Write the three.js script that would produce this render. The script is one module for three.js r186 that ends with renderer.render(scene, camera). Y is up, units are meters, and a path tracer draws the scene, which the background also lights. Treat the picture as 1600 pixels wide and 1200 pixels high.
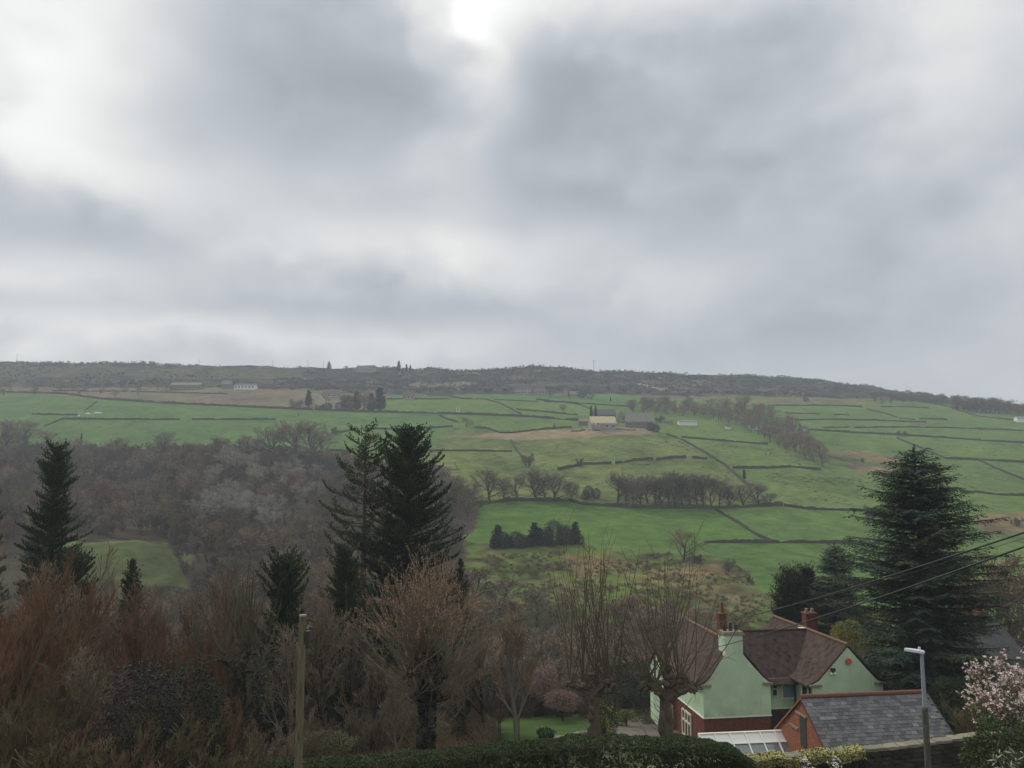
import * as THREE from 'three';
import { mergeGeometries } from 'three/addons/utils/BufferGeometryUtils.js';

// ------------------------------------------------------------------ camera, sky, sun, exposure
const scene = new THREE.Scene();
const renderer = new THREE.WebGLRenderer();
renderer.toneMapping = THREE.LinearToneMapping;
renderer.toneMappingExposure = 1.55;
renderer.shadowMap.enabled = true;

const F = 1230, PITCH = 6.5 * Math.PI / 180;             // lens: focal length for a 1600-wide frame, upward tilt
const camera = new THREE.PerspectiveCamera(2 * Math.atan(600 / F) * 180 / Math.PI, 4 / 3, 0.5, 4000);
camera.position.set(0, 0, 0);
camera.lookAt(0, Math.sin(PITCH), -Math.cos(PITCH));
scene.add(camera);

function rng(seed) { let a = seed >>> 0; return () => { a = (a + 0x6D2B79F5) | 0; let t = Math.imul(a ^ (a >>> 15), 1 | a); t = (t + Math.imul(t ^ (t >>> 7), 61 | t)) ^ t; return ((t ^ (t >>> 14)) >>> 0) / 4294967296; }; }
function hash2(x, y) { let h = Math.imul(x, 374761393) + Math.imul(y, 668265263); h = Math.imul(h ^ (h >>> 13), 1274126177); return ((h ^ (h >>> 16)) >>> 0) / 4294967296; }
function vn(x, y) { const xi = Math.floor(x), yi = Math.floor(y); let fx = x - xi, fy = y - yi; fx = fx * fx * fx * (fx * (fx * 6 - 15) + 10); fy = fy * fy * fy * (fy * (fy * 6 - 15) + 10); const a = hash2(xi, yi), b = hash2(xi + 1, yi), c = hash2(xi, yi + 1), d = hash2(xi + 1, yi + 1); return a + (b - a) * fx + (c - a) * fy + (a - b - c + d) * fx * fy; }
function fbm(x, y, o = 4) { let s = 0, a = 0.5, n = 0; for (let i = 0; i < o; i++) { s += a * vn(x, y); n += a; const t = x * 1.6 - y * 1.2 + 17.3; y = x * 1.2 + y * 1.6 + 9.1; x = t; a *= 0.5; } return s / n; }
function hash3(x, y, z) { let h = Math.imul(x, 374761393) + Math.imul(y, 668265263) + Math.imul(z, 1440662683); h = Math.imul(h ^ (h >>> 13), 1274126177); return ((h ^ (h >>> 16)) >>> 0) / 4294967296; }
function vn3(x, y, z) { const xi = Math.floor(x), yi = Math.floor(y), zi = Math.floor(z); let u = x - xi, v = y - yi, w = z - zi; u = u * u * u * (u * (u * 6 - 15) + 10); v = v * v * v * (v * (v * 6 - 15) + 10); w = w * w * w * (w * (w * 6 - 15) + 10); const m = (a, b, t) => a + (b - a) * t; return m(m(m(hash3(xi, yi, zi), hash3(xi + 1, yi, zi), u), m(hash3(xi, yi + 1, zi), hash3(xi + 1, yi + 1, zi), u), v), m(m(hash3(xi, yi, zi + 1), hash3(xi + 1, yi, zi + 1), u), m(hash3(xi, yi + 1, zi + 1), hash3(xi + 1, yi + 1, zi + 1), u), v), w); }
function fbm3(x, y, z, o) { let s = 0, a = 0.5, n = 0; for (let i = 0; i < o; i++) { s += a * vn3(x, y, z); n += a; const t = 1.62 * x - 1.18 * z + 5.7; z = 1.18 * x + 1.62 * z + 2.9; x = t; y = y * 2.01 + 8.3; a *= 0.5; } return s / n; }
const clamp = (x, a = 0, b = 1) => Math.min(b, Math.max(a, x));
const sstep = (a, b, x) => { const t = clamp((x - a) / (b - a)); return t * t * (3 - 2 * t); };

function makeSky() {
  const W = 2048, H = 1024, data = new Float32Array(W * H * 4);
  // cloud banks and thin bright gaps: [azimuth deg, elevation deg, half-widths deg, turn deg, amount]
  const S = (px, py, sx, sy, turn, amt) => { const a = Math.atan((px - 800) / F); const e = Math.atan((600 - py) / F) + PITCH; return [a * 57.2958, e * 57.2958 * (0.75 + 0.25 * Math.cos(a)), sx / F * 57.2958, sy / F * 57.2958, turn * Math.PI / 180, amt]; };
  const B = [
    S(40, 70, 110, 130, 0, 0.205), S(60, 190, 90, 60, 0, 0.086), S(20, 290, 130, 50, 0, 0.120), S(160, 250, 90, 40, -15, -0.036),
    S(300, 50, 140, 90, 0, -0.036), S(430, 130, 190, 110, 0, -0.098), S(620, 90, 110, 150, 0, -0.071), S(500, 200, 160, 60, 0, -0.036),
    S(845, 0, 95, 46, 0, 0.158), S(780, 20, 48, 66, 20, 0.137), S(800, 75, 26, 50, 12, 0.120), S(770, 130, 34, 95, 14, 0.103), S(690, 60, 34, 70, 0, 0.068), S(720, 260, 50, 100, 25, 0.060),
    S(960, 110, 150, 55, -10, -0.092), S(880, 220, 140, 90, -20, -0.106), S(1120, 120, 170, 70, 0, -0.056), S(1040, 330, 220, 110, 0, -0.071), S(1330, 330, 260, 130, 0, -0.049),
    S(1040, 20, 120, 30, 0, 0.043), S(1540, 80, 110, 100, 0, 0.077), S(1390, 140, 90, 90, 0, 0.025), S(1170, 240, 60, 55, 0, 0.043),
    S(210, 310, 150, 40, -8, 0.068), S(560, 285, 60, 35, 0, 0.051), S(760, 385, 160, 28, 0, 0.103), S(560, 425, 260, 34, 0, 0.086), S(380, 400, 120, 40, 10, 0.051),
    S(20, 385, 210, 34, -6, -0.071), S(40, 470, 110, 24, 0, 0.117), S(230, 450, 150, 22, 0, -0.014), S(560, 497, 230, 26, 2, -0.092), S(900, 500, 200, 22, 0, -0.022),
    S(1040, 470, 120, 30, 0, 0.051), S(1130, 445, 160, 24, 6, 0.043), S(320, 545, 240, 28, 0, 0.094), S(640, 560, 150, 16, 0, 0.077), S(60, 555, 160, 20, 0, 0.103),
    S(1250, 560, 300, 40, 0, -0.029), S(1500, 420, 200, 60, 0, -0.036),
    S(1450, 520, 260, 60, 0, -0.05), S(1000, 560, 300, 26, 0, -0.03),
  ];
  for (let j = 0; j < H; j++) {
    const el = ((j + 0.5) / H - 0.5) * 180;
    for (let i = 0; i < W; i++) {
      // column i looks towards (x, z) = (cos, sin) of this angle; azimuth 0 is the -z axis
      const ang = ((i + 0.5) / W - 0.5) * 2 * Math.PI;
      let az = (ang + Math.PI / 2) * 57.2958; if (az > 180) az -= 360;
      const k = (j * W + i) * 4;
      if (el < -3) { data[k] = 0.40; data[k + 1] = 0.41; data[k + 2] = 0.42; data[k + 3] = 1; continue; }
      // clouds as a ceiling seen from below: noise on directions, drawn out sideways near the horizon
      const ca = Math.cos(az / 57.2958), sa = Math.sin(az / 57.2958), ce = Math.cos(el / 57.2958);
      const X = sa * ce, Y = Math.sin(el / 57.2958), Z = -ca * ce;
      const n1 = fbm3(X * 2.1 + 11, Y * 3.4 + 4, Z * 2.1 + 7, 4) - 0.5;
      const n2 = fbm3(X * 6.3 + 31 + n1, Y * 11 + 9, Z * 6.3 + 2, 4) - 0.5;
      const n3 = fbm3(X * 17 + 3 + 2 * n2, Y * 24 + 19, Z * 17 + 5, 4) - 0.5;
      const wx = az + 8 * n2 + 5 * n1 + 2.6 * n3, wy = el + 4 * n2 - 3 * n1 + 1.8 * n3;
      let front = 0;
      if (Math.abs(az) < 65 && el < 60) for (const b of B) {
        const dx = wx - b[0], dy = wy - b[1], c = Math.cos(b[4]), s = Math.sin(b[4]);
        const u = (dx * c + dy * s) / b[2], v = (-dx * s + dy * c) / b[3], e = u * u + v * v;
        if (e < 12) front += b[5] * Math.exp(-0.6 * e);
      }
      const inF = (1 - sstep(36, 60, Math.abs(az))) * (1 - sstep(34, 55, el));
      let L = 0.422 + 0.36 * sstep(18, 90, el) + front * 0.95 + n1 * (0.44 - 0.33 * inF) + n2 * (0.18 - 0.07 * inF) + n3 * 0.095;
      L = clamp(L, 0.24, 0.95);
      const t = sstep(0.29, 0.58, L);                       // thin bright cloud is white, thick cloud a little blue
      data[k] = L * (0.905 + 0.09 * t); data[k + 1] = L * (0.975 + 0.025 * t); data[k + 2] = L * (1.08 - 0.09 * t); data[k + 3] = 1;
    }
  }
  const t = new THREE.DataTexture(data, W, H, THREE.RGBAFormat, THREE.FloatType);
  t.mapping = THREE.EquirectangularReflectionMapping; t.magFilter = t.minFilter = THREE.LinearFilter; t.needsUpdate = true;
  return t;
}
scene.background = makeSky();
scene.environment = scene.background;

const sun = new THREE.DirectionalLight(new THREE.Color(1.0, 0.955, 0.88), 1.5);
sun.position.set(-260, 330, -300); sun.target.position.set(0, 0, 0);
sun.castShadow = true; sun.shadow.radius = 26;
Object.assign(sun.shadow.camera, { left: -420, right: 420, top: 420, bottom: -420, near: 1, far: 1600 });
sun.shadow.mapSize.set(4096, 4096);
scene.add(sun, sun.target);
scene.fog = new THREE.FogExp2(new THREE.Color(0.79, 0.88, 0.96), 0.00040);

// ------------------------------------------------------------------ naming, labels
const taken = {};
function numbered(n) { const k = taken[n] = (taken[n] ?? -1) + 1; return k ? `${n}_${String(k).padStart(3, '0')}` : n; }
function tag(o, label, category, group) { o.userData = { ...o.userData, label, category }; if (group) o.userData.group = group; return o; }
function thing(name, label, category, p = [0, 0, 0], turn = 0, group) { const o = new THREE.Group(); o.name = numbered(name); o.position.set(...p); o.rotation.y = turn; tag(o, label, category, group); scene.add(o); return o; }
function mesh(name, geo, mat, parent) { const m = new THREE.Mesh(geo, mat); m.name = parent ? name : numbered(name); m.castShadow = m.receiveShadow = true; (parent ?? scene).add(m); return m; }
function structure(name, geo, mat) { const m = mesh(name, geo, mat); m.userData.kind = 'structure'; return m; }
const NTH = ['first', 'second', 'third', 'fourth', 'fifth', 'sixth', 'seventh', 'eighth', 'ninth', 'tenth', 'eleventh', 'twelfth', 'thirteenth', 'fourteenth', 'fifteenth', 'sixteenth', 'seventeenth', 'eighteenth', 'nineteenth', 'twentieth', ...['first', 'second', 'third', 'fourth', 'fifth', 'sixth', 'seventh', 'eighth', 'ninth'].map((n) => 'twenty ' + n), 'thirtieth'];
const leftToRight = (list) => list.slice().sort((p, q) => p[0] - q[0]).map((e, k) => [...e, NTH[k]]);
function copyOf(o, label, category, group) { const c = o.clone(); c.name = numbered(o.name.replace(/_\d{3}$/, '')); c.userData = {}; tag(c, label, category, group); scene.add(c); return c; }

// ------------------------------------------------------------------ textures and materials
const rgb = (r, g, b) => new THREE.Color().setRGB(r, g, b);
function noiseTex(size, fn, srgb) { const d = new Uint8Array(size * size * 4); for (let j = 0; j < size; j++) for (let i = 0; i < size; i++) { const v = fn(i, j), k = (j * size + i) * 4; if (Array.isArray(v)) { d[k] = v[0]; d[k + 1] = v[1]; d[k + 2] = v[2]; } else d[k] = d[k + 1] = d[k + 2] = v; d[k + 3] = 255; } const t = new THREE.DataTexture(d, size, size); t.wrapS = t.wrapT = THREE.RepeatWrapping; t.magFilter = THREE.LinearFilter; t.minFilter = THREE.LinearMipmapLinearFilter; if (srgb) t.colorSpace = THREE.SRGBColorSpace; t.needsUpdate = true; return t; }
// tileable noise by blending four shifted copies
function tile(i, j, n, s, o) { const x = i / n, y = j / n, f = (a, b) => fbm(a * s + 31, b * s + 57, o); return f(x, y) * (1 - x) * (1 - y) + f(x - 1, y) * x * (1 - y) + f(x, y - 1) * (1 - x) * y + f(x - 1, y - 1) * x * y; }
const blotch = noiseTex(256, (i, j) => 255 * clamp(0.80 + (tile(i, j, 256, 14, 5) - 0.5) * 1.1 + (hash2(i, j) - 0.5) * 0.10));
const grit = noiseTex(256, (i, j) => 255 * clamp(0.5 + (tile(i, j, 256, 40, 3) - 0.5) * 1.6 + (hash2(i + 9, j) - 0.5) * 0.25));
const streaky = noiseTex(256, (i, j) => 255 * clamp(0.74 + (tile(i * 4 % 256, j, 256, 9, 4) - 0.5) * 0.5 + (tile(i, j, 256, 10, 5) - 0.5) * 0.9));
const weather = noiseTex(256, (i, j) => 255 * clamp(0.88 + (tile(i, j, 256, 6, 5) - 0.5) * 0.5 + (tile(i * 3 % 256, j, 256, 12, 4) - 0.5) * 0.18));
const mossy = noiseTex(512, (i, j) => { const n = tile(i, j, 512, 16, 5), m = sstep(0.60, 0.70, tile(j, i, 512, 22, 5)), l = sstep(0.66, 0.72, tile(i, (j + 200) % 512, 512, 60, 3)), v = clamp(0.74 + (n - 0.5) * 1.3 + (hash2(i, j) - 0.5) * 0.2); return [255 * clamp(v * (1 - 0.15 * m) + 0.3 * l), 255 * clamp(v * (1 + 0.08 * m) + 0.28 * l), 255 * clamp(v * (1 - 0.4 * m) + 0.2 * l)]; });
const stained = noiseTex(512, (i, j) => { const s = tile(i * 5 % 512, Math.floor(j * 0.6), 512, 14, 4), n = tile(i, j, 512, 8, 5), g = sstep(0.56, 0.72, tile(j, i, 512, 5, 5)), v = clamp(0.88 + (n - 0.5) * 0.55 - 0.13 * sstep(0.52, 0.8, s) * sstep(0.42, 0.6, n) + (hash2(i, j) - 0.5) * 0.05); return [255 * v * (1 - 0.12 * g), 255 * v * (1 - 0.05 * g), 255 * v * (1 - 0.16 * g)]; });
function rep(t, s, s2 = s) { const c = t.clone(); c.repeat.set(s, s2); c.needsUpdate = true; return c; }
function mat(r, g, b, rough = 0.9, opt = {}) { return rough >= 0.8 ? new THREE.MeshPhysicalMaterial({ color: rgb(r, g, b), roughness: rough, specularIntensity: 0.12, ...opt }) : new THREE.MeshStandardMaterial({ color: rgb(r, g, b), roughness: rough, ...opt }); }
function leafMat(r, g, b, through = 0.25, rough = 0.75) { return new THREE.MeshPhysicalMaterial({ color: rgb(r, g, b), roughness: rough, transmission: through, thickness: 0, side: THREE.DoubleSide, specularIntensity: 0.22 }); }
const M = {
  bark: mat(0.115, 0.094, 0.066), barkDark: mat(0.062, 0.053, 0.040), barkGreen: mat(0.105, 0.10, 0.062), barkGrey: mat(0.14, 0.125, 0.10), barkPale: mat(0.22, 0.19, 0.15),
  twig: mat(0.207, 0.155, 0.101), twigGrey: mat(0.207, 0.174, 0.129), twigRed: mat(0.160, 0.096, 0.068), twigOrange: mat(0.165, 0.100, 0.060), twigOlive: mat(0.125, 0.104, 0.056), twigDark: mat(0.129, 0.101, 0.072), twigSmoke: mat(0.280, 0.263, 0.230), twigPurple: mat(0.174, 0.139, 0.099), shoot: mat(0.215, 0.182, 0.132),
  spruce: leafMat(0.036, 0.058, 0.038, 0.15), spruceLight: leafMat(0.066, 0.088, 0.046, 0.2), pine: leafMat(0.038, 0.062, 0.034, 0.15), pineOlive: leafMat(0.070, 0.074, 0.036, 0.18), cypress: leafMat(0.042, 0.056, 0.024, 0.18), farPine: leafMat(0.03, 0.042, 0.035, 0.1),
  hedge: leafMat(0.042, 0.066, 0.022), laurel: leafMat(0.060, 0.082, 0.025, 0.3, 0.5), ivy: leafMat(0.050, 0.066, 0.024, 0.3, 0.55), variegated: leafMat(0.58, 0.56, 0.24, 0.3), yellowGreen: leafMat(0.23, 0.22, 0.045, 0.3), rust: leafMat(0.22, 0.085, 0.04, 0.25), darkLeaf: leafMat(0.026, 0.034, 0.020), purpleLeaf: leafMat(0.036, 0.037, 0.034),
  blossom: leafMat(0.82, 0.69, 0.66, 0.35), blossomWhite: leafMat(0.78, 0.77, 0.70, 0.35), pinkBud: leafMat(0.22, 0.14, 0.115, 0.3), redBud: leafMat(0.32, 0.18, 0.115, 0.2), gold: leafMat(0.55, 0.42, 0.03, 0.3), silverLeaf: leafMat(0.27, 0.30, 0.22, 0.25),
  stoneWall: mat(0.078, 0.070, 0.053, 0.95, { map: rep(blotch, 0.25) }), stoneWallMossy: mat(0.074, 0.076, 0.044, 0.95, { map: rep(blotch, 0.25) }),
};

// ------------------------------------------------------------------ terrain
const KD = [200, 240, 280, 340, 430, 550, 700, 850, 950];
// for nine bearings: how far up the view each distance lies
const COLS = [
  [-300, [850, 812, 785, 745, 700, 642, 612, 590, 567]],
  [0, [852, 812, 785, 745, 700, 642, 611, 590, 567]],
  [150, [852, 812, 785, 745, 700, 644, 612, 590, 570]],
  [350, [870, 825, 790, 746, 700, 650, 614, 592, 573]],
  [560, [895, 845, 802, 750, 700, 655, 617, 596, 576]],
  [760, [915, 855, 810, 752, 700, 655, 620, 598, 580]],
  [830, [915, 855, 810, 752, 700, 656, 620, 597, 574]],
  [960, [918, 858, 812, 754, 702, 657, 621, 600, 582]],
  [1160, [922, 864, 816, 760, 708, 662, 624, 603, 587]],
  [1260, [925, 868, 819, 764, 712, 666, 627, 606, 592]],
  [1350, [925, 870, 820, 766, 714, 668, 629, 612, 603]],
  [1430, [928, 872, 822, 768, 716, 670, 632, 622, 616]],
  [1540, [932, 876, 826, 772, 720, 674, 640, 634, 634]],
  [1760, [935, 880, 830, 776, 725, 682, 650, 645, 648]],
];
const NEAR = [[-80, 2], [-30, -2.5], [0, -7], [10, -9.6], [17, -11.5], [27, -11.7], [32, -12.3], [45, -15.6], [60, -19.0], [75, -21.8], [90, -25], [110, -28.8], [130, -31.6], [155, -32.2]];
function pchip(xs, ys) { const n = xs.length, h = [], s = [], m = new Array(n); for (let i = 0; i < n - 1; i++) { h[i] = xs[i + 1] - xs[i]; s[i] = (ys[i + 1] - ys[i]) / h[i]; } m[0] = s[0]; m[n - 1] = s[n - 2]; for (let i = 1; i < n - 1; i++) m[i] = s[i - 1] * s[i] <= 0 ? 0 : (h[i - 1] + h[i]) * 3 / ((2 * h[i] + h[i - 1]) / s[i - 1] + (h[i] + 2 * h[i - 1]) / s[i]); return (x) => { if (x <= xs[0]) return ys[0] + (x - xs[0]) * m[0]; if (x >= xs[n - 1]) return ys[n - 1] + (x - xs[n - 1]) * m[n - 1]; let a = 0, b = n - 1; while (b - a > 1) { const c = (a + b) >> 1; if (xs[c] <= x) a = c; else b = c; } const t = (x - xs[a]) / h[a], t2 = t * t, t3 = t2 * t; return ys[a] * (2 * t3 - 3 * t2 + 1) + h[a] * m[a] * (t3 - 2 * t2 + t) + ys[b] * (-2 * t3 + 3 * t2) + h[a] * m[b] * (t3 - t2); }; }
const PROFILES = COLS.map(([px, rows]) => {
  const xs = NEAR.map((n) => n[0]), ys = NEAR.map((n) => n[1]);
  rows.forEach((r, i) => { const e = Math.atan((600 - r) / F) + PITCH; xs.push(KD[i]); ys.push(KD[i] * Math.tan(e)); });
  const top = ys[ys.length - 1]; xs.push(1010, 1120, 1600); ys.push(top - 1, top - 14, top - 60);
  return { u: (px - 800) / F, f: pchip(xs, ys) };
});
function height(x, z) {
  const d = -z, u = clamp(x / Math.max(d, 45), PROFILES[0].u, PROFILES[PROFILES.length - 1].u);
  let k = 0; while (k < PROFILES.length - 2 && PROFILES[k + 1].u < u) k++;
  const t = sstep(0, 1, (u - PROFILES[k].u) / (PROFILES[k + 1].u - PROFILES[k].u));
  let y = PROFILES[k].f(d) * (1 - t) + PROFILES[k + 1].f(d) * t;
  const far = sstep(160, 300, d);
  y += far * (fbm(x / 70 + 5, z / 70 + 3, 3) - 0.5) * 4.0;
  const moor = sstep(760, 900, d) * (1 - sstep(1020, 1100, d));
  y += moor * ((fbm(x / 30 + 50, z / 30, 4) - 0.5) * 6 - 0.5);
  y += (1 - far) * sstep(40, 70, d) * (fbm(x / 14, z / 14, 3) - 0.5) * 0.8;
  return y;
}
const ray = (px, py) => { const cx = (px - 800) / F, cy = (600 - py) / F; return new THREE.Vector3(cx, cy * Math.cos(PITCH) + Math.sin(PITCH), -Math.cos(PITCH) + cy * Math.sin(PITCH)); };
const at = (px, py, d) => { const r = ray(px, py); return r.multiplyScalar(d / -r.z); };
function groundHit(px, py, from = 45) {                      // where a sight line meets the ground
  const r = ray(px, py); r.multiplyScalar(1 / -r.z);
  let a = from, b = a;
  while (b < 1500) { b = a * 1.006 + 0.2; if (r.y * b < height(r.x * b, -b)) break; a = b; }
  for (let i = 0; i < 24; i++) { const m = (a + b) / 2; if (r.y * m < height(r.x * m, -m)) b = m; else a = m; }
  return new THREE.Vector3(r.x * b, height(r.x * b, -b), -b);
}
const groundAt = (px, d) => { let p = at(px, 900, d); for (let i = 0; i < 4; i++) { const y = height(p.x, p.z); const e = Math.atan2(y, d); p = at(px, 600 - F * Math.tan(e - PITCH), d); } return new THREE.Vector3(p.x, height(p.x, p.z), -d); };

// ground colours: regions as outlines on the ground, each with its own grain
function toGround(poly, from = 150) { return poly.map(([x, y]) => { const g = groundHit(x, y, from); return [g.x, g.z]; }); }
function inside(poly, x, z) { let c = false; for (let i = 0, j = poly.length - 1; i < poly.length; j = i++) { const [xi, zi] = poly[i], [xj, zj] = poly[j]; if ((zi > z) !== (zj > z) && x < (xj - xi) * (z - zi) / (zj - zi) + xi) c = !c; } return c; }
function groundMap(W, H, x0, x1, z0, z1, base, regions, grain) {
  const R = regions.map((r) => { const xs = r.poly.map((p) => p[0]), zs = r.poly.map((p) => p[1]); return { ...r, bb: [Math.min(...xs) - 4, Math.max(...xs) + 4, Math.min(...zs) - 4, Math.max(...zs) + 4] }; });
  const d = new Uint8Array(W * H * 4);
  const enc = (v) => 255 * (v <= 0.0031308 ? 12.92 * v : 1.055 * Math.pow(v, 1 / 2.4) - 0.055);
  for (let j = 0; j < H; j++) for (let i = 0; i < W; i++) {
    const x = x0 + (x1 - x0) * (i + 0.5) / W, z = z0 + (z1 - z0) * (j + 0.5) / H;
    const wob = (fbm(x / 9, z / 9, 2) - 0.5);
    let c = base, m = 0.5, mix = null;
    for (const r of R) {
      const e = (r.edge ?? 2) * 2, xx = x + wob * e, zz = z + (fbm(x / 7 + 80, z / 7, 2) - 0.5) * e;
      if (xx < r.bb[0] || xx > r.bb[1] || zz < r.bb[2] || zz > r.bb[3]) continue;
      if (inside(r.poly, xx, zz)) { c = r.c; m = r.m ?? 0.5; mix = r.mix ?? null; }
    }
    const n = fbm(x / 22, z / 30, 4) - 0.5, n2 = fbm(x / 3.1, z / 3.1, 3) - 0.5, g = hash2(i, j) - 0.5;
    const n3 = fbm(x / 8.5 + 30, z / 11 + 4, 3) - 0.5, v = Math.max(0.3, 1 + m * (n * 0.9 + n2 * 1.3 + n3 * 0.7) + g * grain);
    let r0 = c[0], g0 = c[1], b0 = c[2];
    if (mix) for (const [mc, sc, th] of mix) { const w = sstep(th - 0.06, th + 0.06, fbm(x / sc + 7 * th, z / (sc * 0.8) + 3, 4)); r0 += (mc[0] - r0) * w; g0 += (mc[1] - g0) * w; b0 += (mc[2] - b0) * w; }
    const tint = n * 0.25 * m, k = (j * W + i) * 4;
    d[k] = clamp(enc(r0 * v * (1 + tint)), 0, 255); d[k + 1] = clamp(enc(g0 * v), 0, 255); d[k + 2] = clamp(enc(b0 * v * (1 - tint)), 0, 255); d[k + 3] = 255;
  }
  const t = new THREE.DataTexture(d, W, H); t.colorSpace = THREE.SRGBColorSpace; t.magFilter = THREE.LinearFilter; t.minFilter = THREE.LinearMipmapLinearFilter; t.needsUpdate = true; return t;
}
function sheet(xs, zs, x0, x1, z0, z1) {
  const nx = xs.length, nz = zs.length, p = new Float32Array(nx * nz * 3), uv = new Float32Array(nx * nz * 2), idx = [];
  for (let j = 0; j < nz; j++) for (let i = 0; i < nx; i++) { const k = j * nx + i, x = xs[i], z = zs[j]; p[k * 3] = x; p[k * 3 + 1] = height(x, z); p[k * 3 + 2] = z; uv[k * 2] = (x - x0) / (x1 - x0); uv[k * 2 + 1] = (z - z0) / (z1 - z0); }
  for (let j = 0; j < nz - 1; j++) for (let i = 0; i < nx - 1; i++) { const a = j * nx + i, b = a + 1, c = a + nx, e = c + 1; idx.push(a, c, b, b, c, e); }
  const g = new THREE.BufferGeometry(); g.setAttribute('position', new THREE.BufferAttribute(p, 3)); g.setAttribute('uv', new THREE.BufferAttribute(uv, 2)); g.setIndex(idx); g.computeVertexNormals(); return g;
}
const range = (a, b, s) => { const o = []; const n = Math.max(1, Math.round(Math.abs(b - a) / s)); for (let i = 0; i <= n; i++) o.push(a + (b - a) * i / n); return o; };
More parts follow.
